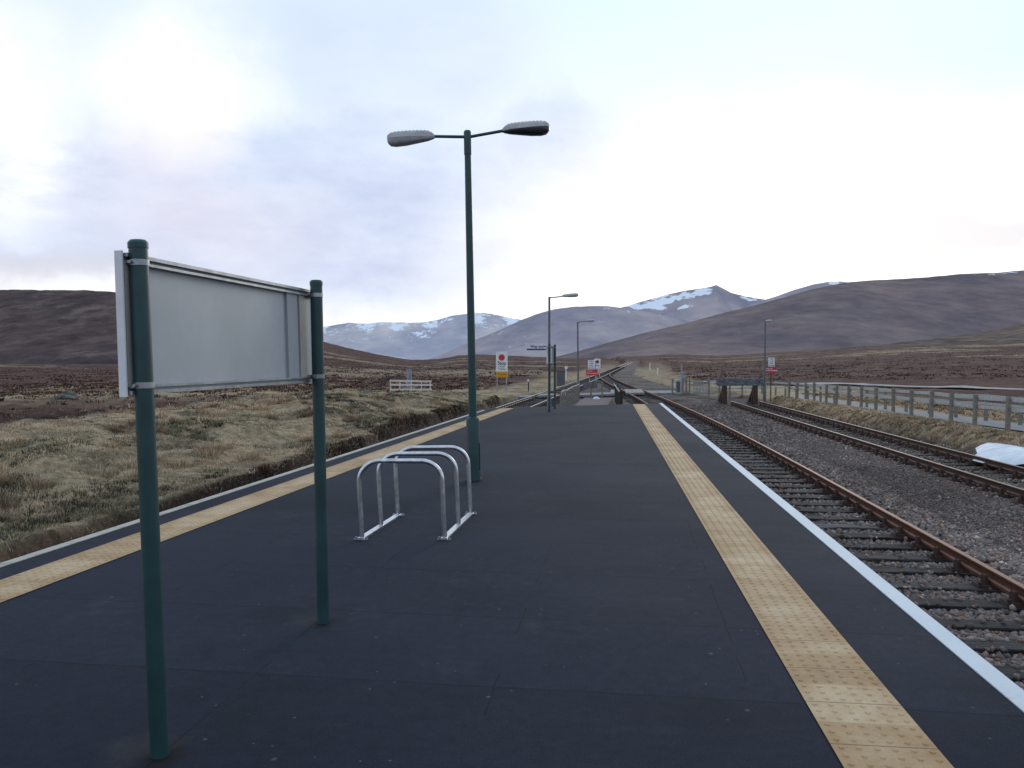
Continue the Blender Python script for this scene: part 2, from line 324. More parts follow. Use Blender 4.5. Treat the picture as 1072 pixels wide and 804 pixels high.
# ------------------------------------------------------------------ mesh helpers
class MB:
    def __init__(s): s.v = []; s.f = []; s.mi = []; s.uv = None
    def add(s, vs, fs, mi=0):
        o = len(s.v); s.v += [tuple(p) for p in vs]; s.f += [tuple(i+o for i in q) for q in fs]; s.mi += [mi]*len(fs); return s
    def box(s, c, d, rot=None, mi=0, taper=1.0, bev=0.0):
        hx, hy, hz = d[0]/2, d[1]/2, d[2]/2
        if bev <= 0:
            vs = [Vector((x*hx*(taper if z > 0 else 1), y*hy*(taper if z > 0 else 1), z*hz)) for z in (-1, 1) for y in (-1, 1) for x in (-1, 1)]
            fs = [(0, 2, 3, 1), (4, 5, 7, 6), (0, 1, 5, 4), (2, 6, 7, 3), (0, 4, 6, 2), (1, 3, 7, 5)]
        else:
            bm = bmesh.new(); bmesh.ops.create_cube(bm, size=1)
            for v in bm.verts: v.co = Vector((v.co.x*2*hx, v.co.y*2*hy, v.co.z*2*hz))
            bmesh.ops.bevel(bm, geom=bm.edges[:], offset=bev, segments=2, affect='EDGES', profile=.5)
            bm.verts.index_update(); vs = [v.co.copy() for v in bm.verts]; fs = [[q.index for q in f.verts] for f in bm.faces]; bm.free()
        c = Vector(c)
        return s.add([((rot @ v) if rot is not None else v)+c for v in vs], fs, mi)
    def bar(s, a, b, w, h, mi=0, up=Vector((0, 0, 1))):
        a = Vector(a); b = Vector(b); d = b-a; L = d.length; d.normalize()
        if abs(d.dot(up)) > .99: up = Vector((0, 1, 0))
        x = d.cross(up).normalized(); z = x.cross(d).normalized()
        R = Matrix((x, d, z)).transposed()
        return s.box((a+b)/2, (w, L, h), R, mi)
    def tube(s, pts, r, n=12, mi=0, cap=True):
        pts = [Vector(p) for p in pts]; rs = r if hasattr(r, '__len__') else [r]*len(pts)
        vs = []; prev = None
        for i, p in enumerate(pts):
            t = (pts[min(i+1, len(pts)-1)]-pts[max(i-1, 0)]).normalized()
            if prev is None:
                ref = Vector((0, 1, 0)) if abs(t.z) > .9 else Vector((0, 0, 1))
                x = t.cross(ref).normalized()
            else: x = (prev - t*prev.dot(t)).normalized()
            prev = x; y = t.cross(x)
            for k in range(n):
                a = 2*math.pi*k/n; vs.append(p + (x*math.cos(a)+y*math.sin(a))*rs[i])
        fs = [(i*n+k, i*n+(k+1) % n, (i+1)*n+(k+1) % n, (i+1)*n+k) for i in range(len(pts)-1) for k in range(n)]
        if cap: fs += [tuple(range(n))[::-1], tuple((len(pts)-1)*n+k for k in range(n))]
        return s.add(vs, fs, mi)
    def build(s, name, mats, parent=None, smooth=False):
        me = bpy.data.meshes.new(name); me.from_pydata(s.v, [], s.f)
        for q in (mats if isinstance(mats, (list, tuple)) else [mats]): me.materials.append(q)
        if any(s.mi): me.polygons.foreach_set('material_index', s.mi)
        bm = bmesh.new(); bm.from_mesh(me); bmesh.ops.recalc_face_normals(bm, faces=bm.faces[:]); bm.to_mesh(me); bm.free()
        if smooth:
            me.polygons.foreach_set('use_smooth', [True]*len(me.polygons)); me.set_sharp_from_angle(angle=math.radians(40))
        me.update()
        return link(name, me, parent)
def link(name, me, parent=None):
    o = bpy.data.objects.new(name, me); COL.objects.link(o)
    if parent is not None: o.parent = parent
    return o
def thing(name, loc, label, cat, group=None, rz=0.0, lean=(0, 0)):
    o = bpy.data.objects.new(name, None); COL.objects.link(o); o.empty_display_size = .3
    o.location = loc; o.rotation_euler = (lean[0], lean[1], rz); tag(o, label, cat, group); return o
def tag(o, label, cat, group=None):
    o['label'] = label; o['category'] = cat
    if group: o['group'] = group
    return o
def struct(o): o['kind'] = 'structure'; return o
def stuff(o): o['kind'] = 'stuff'; return o
def gz(x, y): return float(height(np.array([x]), np.array([y]))[0][0])
def textmesh(name, txt, size, mat, parent, loc, rot=(math.pi/2, 0, 0), bold=.0, sx=1.0):
    cu = bpy.data.curves.new(name, 'FONT'); cu.body = txt; cu.size = size; cu.align_x = 'CENTER'; cu.align_y = 'CENTER'; cu.extrude = .0015; cu.offset = bold; cu.resolution_u = 3
    o = bpy.data.objects.new('tmp', cu); COL.objects.link(o)
    dg = bpy.context.evaluated_depsgraph_get(); me = bpy.data.meshes.new_from_object(o.evaluated_get(dg)); bpy.data.objects.remove(o)
    me.materials.clear(); me.materials.append(mat)
    t = link(name, me, parent); t.location = loc; t.rotation_euler = rot; t.scale = (sx, 1, 1); return t
def np_mesh(name, V, Fc, mat, parent=None, nper=3):
    me = bpy.data.meshes.new(name)
    me.vertices.add(len(V)); me.vertices.foreach_set('co', V.astype(np.float32).ravel())
    me.loops.add(Fc.size); me.loops.foreach_set('vertex_index', Fc.astype(np.int32).ravel())
    me.polygons.add(len(Fc)); me.polygons.foreach_set('loop_start', np.arange(0, Fc.size, nper, dtype=np.int32))
    me.update(calc_edges=True); me.validate()
    if mat is not None: me.materials.append(mat)
    return link(name, me, parent)

# ------------------------------------------------------------------ ground sheet
def angs():
    a = list(np.arange(-52, 52, .15))
    return np.radians(np.array(a + list(np.arange(52, 308, 3.0))))
A_ = angs(); R_ = np.concatenate([[.4, .9, 1.5], 2.2*1.0125**np.arange(0, 640)]); R_ = R_[R_ < 5600]
R_ = np.concatenate([R_, [6500, 9000, 14000, 25000]])
nA = len(A_); nR = len(R_)
RR, AA = np.meshgrid(R_, A_, indexing='ij')
GX = RR*np.sin(AA); GY = RR*np.cos(AA)
GZ, W, dL, dS, n1, n2 = height(GX, GY)
V = np.stack([GX, GY, GZ], -1).reshape(-1, 3)
i, j = np.meshgrid(np.arange(nR-1), np.arange(nA), indexing='ij'); j2 = (j+1) % nA
Fc = np.stack([i*nA+j, i*nA+j2, (i+1)*nA+j2, (i+1)*nA+j], -1).reshape(-1, 4)[:, ::-1]
g = np_mesh('ground', V, Fc, M['ground'], None, 4); struct(g)
g.data.polygons.foreach_set('use_smooth', np.ones(len(Fc), bool))
# zones: red = ballast, green = straw grass (else heather), blue = bare dark peat
def zones(X, Y, W, dL, dS, n1, n2):
    R = np.hypot(X, Y)
    bal = sst(W, .35, .8)
    # far end: formation narrows to the running line
    left = sst(-dL, cutoff(Y)+.1, cutoff(Y)+.5)*(1-sst(-dL+1.8*n2, 13, 19))*(1-sst(Y, 58, 80))
    left = np.maximum(left, (1-sst(R+10*n2, 22, 34))*(X < 0)*sst(-dL, cutoff(Y)+.1, cutoff(Y)+.5))
    bands = sst(fbm(X*.014, Y*.045, 5, 41), .16, .34)*sst(R, 45, 75)*.6
    nearband = np.exp(-((R-62+4*n2)/9)**2)*(X < -8)*.9
    right = sst(dS, .5, 1.3)*(1-sst(dS+1.3*n2, 9.0, 13))*(Y < 75)
    trk = sst(X-xL(Y), 1, 3)*(1-sst(X-xL(Y)+3*n2, 9, 14))*sst(Y, 50, 58)*(1-sst(Y, 150, 300))*.8
    trk2 = (1-sst(-dL+1.2*n2, 4, 7))*(dL < 3)*(Y > 40)*(1-sst(Y, 150, 300))
    st = np.clip(np.maximum.reduce([left, bands, nearband, right, trk, trk2*.8]), 0, 1)
    st = np.clip(st + .25*n1*st, 0, 1)
    peat = np.exp(-((dL+cutoff(Y)+.20+.12*n1)/.17)**2)*sst(Y, 9.5, 13)*(1-sst(Y, 44, 52))*.85*np.clip(.75+.8*fbm(X*.8, Y*.8, 2, 66), 0, 1)
    peat = np.maximum(peat, .97*np.exp(-(((X+17)/7.5)**2+((Y-37.5)/4.2)**2)**1.6))
    peat = np.maximum(peat, .85*np.exp(-(((X-10.6)/2.4)**2+((Y-47.5)/2.2)**2))*(fbm(X, Y, 3, 5) > -.3))
    fly = 1-sst(R, 900, 1500)
    return np.stack([bal, st*fly, np.clip(peat, 0, 1), np.ones_like(bal)], -1)
Z = zones(GX, GY, W, dL, dS, n1, n2).reshape(-1, 4)
ca = g.data.color_attributes.new('zone', 'FLOAT_COLOR', 'POINT'); ca.data.foreach_set('color', Z.astype(np.float32).ravel())

# ------------------------------------------------------------------ platform
def strip(name, xa, xb, ys, z, mat, parent=None, thick=0.0, uvs=False):
    mb = MB(); L = []
    for y in ys: L += [(xa(y), y, z), (xb(y), y, z)]
    n = len(ys); fs = [(2*k, 2*k+1, 2*k+3, 2*k+2) for k in range(n-1)]
    if thick:
        L += [(p[0], p[1], p[2]-thick) for p in L]; o = 2*n
        fs += [(o+2*k, 2*k, 2*k+2, o+2*k+2) for k in range(n-1)] + [(2*k+1, o+2*k+1, o+2*k+3, 2*k+3) for k in range(n-1)]
        fs += [(0, o, o+1, 1), (2*n-2, 2*n-1, o+2*n-1, o+2*n-2)]
    mb.add(L, fs); o = mb.build(name, mat, parent)
    return o
def yend(x): return 25.35 + .42*(x+.3)*1.1
# end line of the platform runs from (-.7,25) to (5.1,27.9)
Y0 = -6.0
NL = (xPL(25.2), 25.2); NR_ = (xPR(27.9), 27.9)
mb = MB()
top = [(xPL(Y0), Y0), (xPR(Y0), Y0), (NR_[0], NR_[1]), (NL[0], NL[1])]
mb.add([(x, y, 0) for x, y in top] + [(x, y, -.16) for x, y in top], [(0, 1, 2, 3), (0, 4, 5, 1), (1, 5, 6, 2), (2, 6, 7, 3), (3, 7, 4, 0)])
plat = mb.build('platform', M['asphalt']); struct(plat)
# supporting walls set back below the coping
mb = MB()
top2 = [(xPL(Y0)+.14, Y0+.1), (xPR(Y0)-.14, Y0+.1), (NR_[0]-.14, NR_[1]-.12), (NL[0]+.14, NL[1]-.12)]
mb.add([(x, y, -.16) for x, y in top2] + [(x, y, -1.2) for x, y in top2], [(0, 4, 5, 1), (1, 5, 6, 2), (2, 6, 7, 3), (3, 7, 4, 0)])
mb.build('platform_wall', M['concrete'], plat)
def par(xf, off): return lambda y: xf(y)+off
yR = np.linspace(Y0, 27.85, 60); yLf = np.linspace(Y0, 25.2, 60)
strip('white_edge_line', par(xPR, -.105), par(xPR, .006), list(yR), .006, M['line_r'], plat, .02)
strip('worn_edge_line', par(xPL, -.006), par(xPL, .085), list(yLf[:-2]), .006, M['line_l'], plat, .02)

def tactile(name, x0f, y1, flat_end, width=.4):
    # slab strip and its blisters in one mesh, UV = metres across / along
    vs = []; fs = []; uv = []
    dy = .4; y = -4.0; k = 0
    dirv = Vector((x0f(1)-x0f(0), 1, 0)).normalized(); nrm = Vector((dirv.y, -dirv.x, 0))
    o0 = Vector((x0f(-4.0), -4.0, .005)); L = (y1+4)/dirv.y
    nseg = int(L/.4)
    def P(u, v, z=0): return o0 + nrm*u + dirv*v + Vector((0, 0, z))
    vs += [P(0, 0), P(width, 0), P(width, L+flat_end*width), P(0, L)]; uv += [(0, 0), (width, 0), (width, L), (0, L)]; fs.append((0, 1, 2, 3))
    sp_ = .0667; r0 = .0125; n = 7
    v = .033; row = 0
    while v < L-.02:
        for c in range(6):
            u = .033 + c*sp_
            if v > 34 : pass
            b = len(vs)
            for rr, zz in ((r0, .0), (r0*.86, .0026), (r0*.55, .0042)):
                for q in range(n):
                    a = 2*math.pi*q/n; vs.append(P(u+rr*math.cos(a), v+rr*math.sin(a), zz)); uv.append((u, v))
            for t in range(2): fs += [(b+t*n+q, b+t*n+(q+1) % n, b+(t+1)*n+(q+1) % n, b+(t+1)*n+q) for q in range(n)]
            fs.append(tuple(b+2*n+q for q in range(n)))
        v += sp_; row += 1
    me = bpy.data.meshes.new(name); me.from_pydata(vs, [], fs); me.materials.append(M['tactile'])
    ul = me.uv_layers.new(name='UVMap'); li = np.zeros(len(me.loops), np.int32); me.loops.foreach_get('vertex_index', li)
    ul.data.foreach_set('uv', np.array(uv, np.float32)[li].ravel())
    bm = bmesh.new(); bm.from_mesh(me); bmesh.ops.recalc_face_normals(bm, faces=bm.faces[:]); bm.to_mesh(me); bm.free()
    if me.polygons[0].normal.z < 0: me.flip_normals()
    return link(name, me, plat)
tactile('tactile_paving', lambda y: .875+.115*y, 27.3, 0)
tactile('tactile_paving', lambda y: -4.35+.160*y, 24.9, .4)

# ------------------------------------------------------------------ tracks
PROF = [(-.035, 0), (-.035, -.022), (-.012, -.045), (-.010, -.10), (-.034, -.115), (-.034, -.145), (.034, -.145), (.034, -.115), (.010, -.10), (.012, -.045), (.035, -.022), (.035, 0), (.026, .004), (-.026, .004)]
def rail(xf, off, ys, mat, parent):
    vs = []; n = len(PROF)
    for y in ys:
        d = Vector((float(xf(y+.5)-xf(y-.5)), 1, 0)).normalized(); nr = Vector((d.y, -d.x, 0))
        p = Vector((float(xf(y)), y, -.78+float(zt(y)))) + nr*off
        for a, b in PROF: vs.append(p + nr*a + Vector((0, 0, b)))
    fs = [(i*n+k, i*n+(k+1) % n, (i+1)*n+(k+1) % n, (i+1)*n+k) for i in range(len(ys)-1) for k in range(n)] + [tuple(range(n)), tuple((len(ys)-1)*n+k for k in range(n))]
    return MB().add(vs, fs).build('rail', mat, parent)
def sleeper_mesh():
    bm = bmesh.new(); bmesh.ops.create_cube(bm, size=1)
    for v in bm.verts: v.co = Vector((v.co.x*2.6, v.co.y*.25, v.co.z*.13-.065))
    bmesh.ops.subdivide_edges(bm, edges=[e for e in bm.edges if abs((e.verts[0].co-e.verts[1].co).x) > 2], cuts=9)
    for v in bm.verts:
        v.co.z += random.uniform(-.006, .006) if v.co.z > -.1 else 0; v.co.y += random.uniform(-.009, .009)
    bmesh.ops.bevel(bm, geom=[e for e in bm.edges if e.is_manifold and len(e.link_faces) == 2 and e.calc_face_angle(0) > .9], offset=.010, segments=1, affect='EDGES')
    me = bpy.data.meshes.new('sleeper'); bm.to_mesh(me); bm.free(); me.materials.append(M['sleeper']); return me
SLM = [sleeper_mesh() for _ in range(4)]
def chair_mb(mb=None, T=None):
    mb = mb or MB(); T = T or (lambda v: v)
    def bx(c, d, tp=1):
        t = MB().box(c, d, None, 0, tp); mb.add([T(Vector(v)) for v in t.v], t.f)
    bx((0, 0, .018), (.36, .19, .036), .92)
    bx((-.072, 0, .085), (.05, .11, .10), .7); bx((.078, 0, .085), (.06, .11, .10), .65)
    bx((.052, 0, .10), (.03, .16, .05)); 
    for s in (-.14, .14): bx((s, .05 if s > 0 else -.05, .045), (.035, .035, .03))
    return mb
CHM = chair_mb(); 
tmp = CHM.build('rail_chair', M['rust']); CHME = tmp.data; bpy.data.objects.remove(tmp)
SLEEP = []
def track(name, label, xf, y0, y1, mats, ys0, nind, group, pitch=.64, ystop=None, slm=None, dz=0.0):
    slm = slm or SLM
    root = thing(name, (float(xf(ys0)), ys0, -1.0), label, 'railway track', group)
    inv = Vector(root.location)*-1
    ys = list(np.arange(y0, min(y1, 140), 1.0))
    if y1 > 140: ys += list(np.arange(140, y1, 6.0))
    ys.append(y1)
    for off, mt in zip((-.75, .75), mats):
        r = rail(xf, off, ys, mt, root); r.location = inv
    y = ys0; k = 0; far = MB(); farc = MB()
    while y < (ystop or min(y1, 230)):
        yj = y + random.uniform(-.03, .03)
        d = Vector((float(xf(yj+.5)-xf(yj-.5)), 1, 0)).normalized(); rz = math.atan2(-d.x, d.y) + random.uniform(-.012, .012)
        z = -.975 + dz + float(zt(yj)) + random.uniform(-.006, .004)
        loc = Vector((float(xf(yj)) + random.uniform(-.04, .04), yj, z))
        SLEEP.append((loc.x, yj, rz))
        Rm = Matrix.Rotation(rz, 3, 'Z')
        if k < nind:
            s = link('sleeper', slm[k % 4], root); s.location = loc+inv; s.rotation_euler = (0, 0, rz + (math.pi if k % 3 == 0 else 0))
        else: far.box(loc+Vector((0, 0, -.065)), (2.6, .25, .13), Rm)
        for sgn in (-1, 1):
            cl = Vector((float(xf(yj)), yj, z)) + Rm @ Vector((.75*sgn, 0, 0))
            if k < min(nind, 50):
                c = link('rail_chair', CHME, s); c.location = s.rotation_euler.to_matrix().transposed() @ (cl-loc)
                c.rotation_euler = (0, 0, (0 if sgn > 0 else math.pi) - (s.rotation_euler.z-rz))
            else: chair_mb(farc, lambda v, cl=cl, sgn=sgn: cl + Rm @ (v*sgn if sgn < 0 else v) if sgn > 0 else cl + Rm @ Vector((-v.x, -v.y, v.z)))
        y += pitch; k += 1
    if far.v: o = far.build('sleepers', M['sleeper'], root); o.location = inv; stuff(o)
    if farc.v: o = farc.build('rail_chairs', M['rust'], root); o.location = inv; stuff(o)
    return root
SLMM = [m_.copy() for m_ in SLM]
for m_ in SLMM: m_.materials[0] = M['sleeper_mossy']
RT = 'railway tracks beside the platform'
track('railway_track', 'rusty rails on close timber sleepers running along the white-edged side of the platform', xR, -3, 128, (M['rail_rusty'], M['rail_rusty']), 3.2, 100, RT)
track('railway_track', 'bright running line curving past the left side of the platform and off across the moor', xL, -3, 400, (M['rail_bright'], M['rail_bright']), 22.0, 90, RT, .68)
track('railway_track', 'dark siding track on mossy sleepers that ends at the timber buffer stop', xS, -3, 44.6, (M['rail_siding'], M['rail_siding']), 10.2, 60, RT, .66, 44.3, SLMM, -.022)

# ballast stones
def icos():
    bm = bmesh.new(); bmesh.ops.create_icosphere(bm, subdivisions=1, radius=1); bm.verts.index_update()
    v = np.array([x.co[:] for x in bm.verts]); f = np.array([[q.index for q in t.verts] for t in bm.faces]); bm.free(); return v, f
IV, IF = icos()
m, nt, bs = newmat('ballast_stone'); M['ballast_stone'] = m
a_ = N(nt, 'ShaderNodeAttribute', attribute_name='tone'); lk(nt, a_.outputs['Color'], bs.inputs['Base Color']); bs.inputs['Roughness'].default_value = .85
def stones(name, X, Y, Zs, S, mat, cols):
    n = len(X); V = np.repeat(IV[None], n, 0) * RNG.uniform(.72, 1.25, (n, 12, 1))
    V = V * (S[:, None]*RNG.uniform(.6, 1.2, (n, 3)))[:, None, :]
    a = RNG.uniform(0, 6.28, n); c, s = np.cos(a), np.sin(a)
    x = V[..., 0]*c[:, None]-V[..., 1]*s[:, None]; y = V[..., 0]*s[:, None]+V[..., 1]*c[:, None]
    V = np.stack([x+X[:, None], y+Y[:, None], V[..., 2]+Zs[:, None]], -1).reshape(-1, 3)
    Fc = (IF[None]+np.arange(n)[:, None, None]*12).reshape(-1, 3)
    o = np_mesh(name, V, Fc, mat); stuff(o)
    C = np.repeat(cols, 12, 0); C = np.concatenate([C, np.ones((len(C), 1))], 1)
    ca = o.data.color_attributes.new('tone', 'FLOAT_COLOR', 'POINT'); ca.data.foreach_set('color', C.astype(np.float32).ravel()); return o
SLP = np.array(SLEEP)
def scatter(n, y0, y1, xa, xb, s0, s1, pw=1.0):
    t = RNG.random(n)**pw; Y = y0+(y1-y0)*t; X = xa(Y)+(xb(Y)-xa(Y))*RNG.random(n)
    S = RNG.uniform(s0, s1, n)
    keep = np.ones(n, bool); up = np.zeros(n)
    for sx_, sy_, rz in SLP[(SLP[:, 1] > y0-1) & (SLP[:, 1] < y1+1)]:
        c, s = math.cos(-rz), math.sin(-rz); lx = (X-sx_)*c-(Y-sy_)*s; ly = (X-sx_)*s+(Y-sy_)*c
        on = (np.abs(lx) < 1.31) & (np.abs(ly) < .125)
        keep &= ~(on & (RNG.random(n) > .012 + .22*(np.abs(ly) > .10)))
        up[on] = .045
    return X[keep], Y[keep], S[keep], up[keep]
parts = [scatter(26000, 4.5, 11, lambda y: xPR(y)+.0, lambda y: xR(y)+1.7, .016, .036),
         scatter(22000, 11, 24, lambda y: xPR(y)+.1, lambda y: xR(y)+1.7, .018, .036, 1.2),
         scatter(16000, 9, 26, lambda y: xR(y)+1.2, lambda y: xS(y)-.5, .008, .024, 1.3),
         scatter(9000, 12, 26, lambda y: xS(y)-1.0, lambda y: xS(y)+1.4, .014, .032, 1.2),
         scatter(7000, 24, 44, lambda y: xPR(y)+.1, lambda y: xS(y)+1.2, .02, .045, 1.2),
         scatter(3000, 27, 60, lambda y: xL(y)-1.5, lambda y: xL(y)+1.8, .02, .045, 1.2)]
X = np.concatenate([p[0] for p in parts]); Y = np.concatenate([p[1] for p in parts]); S = np.concatenate([p[2] for p in parts])
Zs = height(X, Y)[0] + S*.35 + np.concatenate([p[3] for p in parts])
pal = 1.35*np.array([[.052, .050, .050], [.082, .076, .072], [.118, .108, .10], [.12, .088, .068], [.16, .15, .15], [.09, .095, .105], [.045, .035, .032], [.26, .25, .24]])
ci = RNG.choice(len(pal), len(X), p=[.2, .2, .17, .13, .1, .1, .08, .02])
stones('ballast', X, Y, Zs, S, M['ballast_stone'], pal[ci]*RNG.uniform(.8, 1.25, (len(X), 1))*(1+.7*fbm(X*.5, Y*.25, 4, 91))[:, None]*np.array([1.22, 1.07, 1.0]))

# ------------------------------------------------------------------ grass
m, nt, bs = newmat('grass_blades'); M['grass'] = m
a_ = N(nt, 'ShaderNodeAttribute', attribute_name='tone'); lk(nt, a_.outputs['Color'], bs.inputs['Base Color']); bs.inputs['Roughness'].default_value = .8; bs.inputs['Specular IOR Level'].default_value = .2
def blades(name, CX, CY, per, rad, hgt, wid, lean, pals, pidx, kind='stuff'):
    n = len(CX)*per
    cx = np.repeat(CX, per); cy = np.repeat(CY, per); rd = np.repeat(rad, per); hh = np.repeat(hgt, per)*RNG.uniform(.45, 1.15, n)
    a = RNG.uniform(0, 6.283, n); r = rd*np.sqrt(RNG.random(n))
    bx = cx+np.cos(a)*r; by = cy+np.sin(a)*r; bz = height(bx, by)[0]-.01
    la = a + RNG.normal(0, .6, n); ln = hh*RNG.uniform(.2, 1.0, n)*lean*(.4+r/np.maximum(rd, .01))
    wa = RNG.uniform(0, 6.283, n); w = wid*RNG.uniform(.6, 1.3, n)*np.clip(np.hypot(bx, by)/14, .8, 9)
    wx = np.cos(wa)*w; wy = np.sin(wa)*w
    p0 = np.stack([bx-wx, by-wy, bz], -1); p1 = np.stack([bx+wx, by+wy, bz], -1)
    mx = bx+np.cos(la)*ln*.35; my = by+np.sin(la)*ln*.35; mz = bz+hh*.62
    p2 = np.stack([mx+wx*.7, my+wy*.7, mz], -1); p3 = np.stack([mx-wx*.7, my-wy*.7, mz], -1)
    p4 = np.stack([bx+np.cos(la)*ln, by+np.sin(la)*ln, bz+hh*np.clip(1.05-.5*lean*RNG.random(n), .3, 1)], -1)
    V = np.stack([p0, p1, p2, p3, p4], 1).reshape(-1, 3); b = np.arange(n)[:, None]*5
    Fc = np.concatenate([b+np.array([0, 1, 2]), b+np.array([0, 2, 3]), b+np.array([3, 2, 4])], 0)
    o = np_mesh(name, V, Fc, M['grass']); stuff(o)
    c = pals[np.repeat(pidx, per)]*RNG.uniform(.55, 1.4, (n, 1))*(1+.75*fbm(bx*.45, by*.45, 4, 58))[:, None]
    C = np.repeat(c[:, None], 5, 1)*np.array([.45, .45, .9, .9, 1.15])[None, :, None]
    C = np.concatenate([C.reshape(-1, 3), np.ones((n*5, 1))], 1)
    ca = o.data.color_attributes.new('tone', 'FLOAT_COLOR', 'POINT'); ca.data.foreach_set('color', C.astype(np.float32).ravel()); return o
GP = np.array([[.64, .49, .335], [.54, .405, .265], [.72, .58, .42], [.38, .265, .175], [.30, .27, .165], [.15, .145, .09], [.11, .052, .044], [.045, .026, .022], [.12, .060, .050], [.21, .145, .105], [.11, .12, .09]])
def pick(X, Y, n):
    q = fbm(X*.35, Y*.35, 3, 77); r = RNG.random(n)
    out = np.where(r < .45, 0, np.where(r < .75, 1, np.where(r < .88, 2, 3)))
    out = np.where((q > .10) & (r > .25), np.where(r > .6, 5, 4), out)
    out = np.where((q < -.30) & (r > .35), np.where(r > .7, 7, 6), out); return out
# left bank, near
n = 15000; Y = 4.5+40*RNG.random(n)**1.35; D = .1+15*RNG.random(n)**1.3; X = xL(Y)-.75-D-cutoff(Y)
hg = np.clip(.5+1.1*fbm(X*.6, Y*.6, 3, 51), .15, 1)
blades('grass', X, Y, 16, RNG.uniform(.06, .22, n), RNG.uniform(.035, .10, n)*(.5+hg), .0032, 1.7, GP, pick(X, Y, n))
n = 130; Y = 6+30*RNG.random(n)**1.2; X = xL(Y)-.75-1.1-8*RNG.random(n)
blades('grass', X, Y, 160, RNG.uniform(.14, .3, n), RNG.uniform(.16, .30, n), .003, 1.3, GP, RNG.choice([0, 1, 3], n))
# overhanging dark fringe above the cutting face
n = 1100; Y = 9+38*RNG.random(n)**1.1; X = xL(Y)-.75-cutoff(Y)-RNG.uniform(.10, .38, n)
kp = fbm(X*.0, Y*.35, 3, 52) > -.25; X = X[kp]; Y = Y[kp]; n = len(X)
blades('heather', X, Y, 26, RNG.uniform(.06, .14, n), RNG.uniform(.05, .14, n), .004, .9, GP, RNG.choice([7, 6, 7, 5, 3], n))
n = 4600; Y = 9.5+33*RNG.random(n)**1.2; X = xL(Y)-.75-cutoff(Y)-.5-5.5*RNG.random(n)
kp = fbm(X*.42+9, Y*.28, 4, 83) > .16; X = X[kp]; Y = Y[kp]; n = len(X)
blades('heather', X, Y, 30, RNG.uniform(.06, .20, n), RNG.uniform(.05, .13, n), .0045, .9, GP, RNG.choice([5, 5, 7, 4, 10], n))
# verge beside the siding
n = 2300; Y = 14+34*RNG.random(n); X = xS(Y)+.75+.75+RNG.random(n)*1.7
blades('grass', X, Y, 24, RNG.uniform(.06, .16, n), RNG.uniform(.05, .14, n), .004, 1.0, GP, RNG.choice([0, 1, 2, 3, 4, 3], n))
n = 1500; Y = 20+36*RNG.random(n); X = xS(Y)+.75+5.3+RNG.random(n)*5
blades('grass', X, Y, 18, RNG.uniform(.08, .22, n), RNG.uniform(.08, .2, n), .005, 1.0, GP, RNG.choice([0, 1, 3, 4, 6], n))
# heather beyond the bank
n = 11000; t_ = RNG.random(n)**1.5; Rr = 62+420*t_; a_h = np.radians(RNG.uniform(-36, 36, n)); X = Rr*np.sin(a_h); Y = Rr*np.cos(a_h)
kp = (X < xL(Y)-9) | (X > np.maximum(xL(Y)+12, 19+.0*Y)); kp &= fbm(X*.05, Y*.05, 3, 61) > -.35
kp &= ~((X > 10) & (Y < 92) & (X < 64)); X, Y, Rr = X[kp], Y[kp], Rr[kp]; n = len(X)
blades('heather', X, Y, 9, RNG.uniform(.4, 1.3, n)*(.6+Rr/250), RNG.uniform(.10, .26, n), .012, 1.6, GP, RNG.choice([6, 6, 7, 6, 8, 9, 6, 8], n))
n = 2600; Y = 26+60*RNG.random(n); D = 7+42*RNG.random(n); X = xL(Y)-D
blades('heather', X, Y, 16, RNG.uniform(.15, .5, n), RNG.uniform(.08, .24, n), .007, 1.0, GP, RNG.choice([6, 7, 6, 3, 1], n))
# ------------------------------------------------------------------ mountains
def mountain(name, prof, D, foot, zfoot, mat, seed, step=1.2, snow=None, back=.25, curve=1.25, gul=.05, rough=1.0):
    px = np.array([p[0] for p in prof], float); py = np.array([p[1] for p in prof], float)
    U = np.arange(px[0], px[-1]+.01, step); k = np.interp(U, px, py)
    k = k + rough*.7*fbm(U*.09, U*0, 4, seed)*np.clip((376-k)/30, 0, 1)
    zr = 1.5 + (376-k)/F*D
    tv = np.concatenate([np.linspace(0, 1, 70), 1+np.linspace(.1, 1, 8)])
    T, UU = np.meshgrid(tv, U, indexing='ij'); ZR = np.repeat(zr[None], len(tv), 0)
    dist = np.where(T <= 1, D*(foot+(1-foot)*T), D*(1+back*(T-1)))
    hfr = np.where(T <= 1, T**curve, 1-(T-1)*.8)
    ax = (UU-536)/F
    X = ax*dist; Y = dist
    sc_ = D/9.0
    nn = fbm(X/sc_*1.6, Y/sc_*.7, 5, seed+3); n3_ = 1-np.abs(fbm(X/sc_*3.0, Y/sc_*.8, 4, seed+8))*2
    z = zfoot + (ZR-zfoot)*hfr + (ZR-zfoot)*(gul*nn + gul*.5*(n3_-.5))*np.sin(np.clip(T, 0, 1)*math.pi)**.8
    V = np.stack([X, Y, z], -1).reshape(-1, 3); nU = len(U)
    i, j = np.meshgrid(np.arange(len(tv)-1), np.arange(nU-1), indexing='ij')
    Fc = np.stack([i*nU+j, i*nU+j+1, (i+1)*nU+j+1, (i+1)*nU+j], -1).reshape(-1, 4)
    o = np_mesh(name, V, Fc, mat, None, 4); struct(o); o.data.polygons.foreach_set('use_smooth', np.ones(len(Fc), bool))
    sn = np.zeros_like(T) if snow is None else snow(UU, T, 376+(1.5-z)/dist*F, k[None]+0*T)
    C = np.stack([sn, np.clip(T, 0, 1), sn*0, sn*0+1], -1).reshape(-1, 4)
    ca = o.data.color_attributes.new('snow', 'FLOAT_COLOR', 'POINT'); ca.data.foreach_set('color', C.astype(np.float32).ravel()); return o
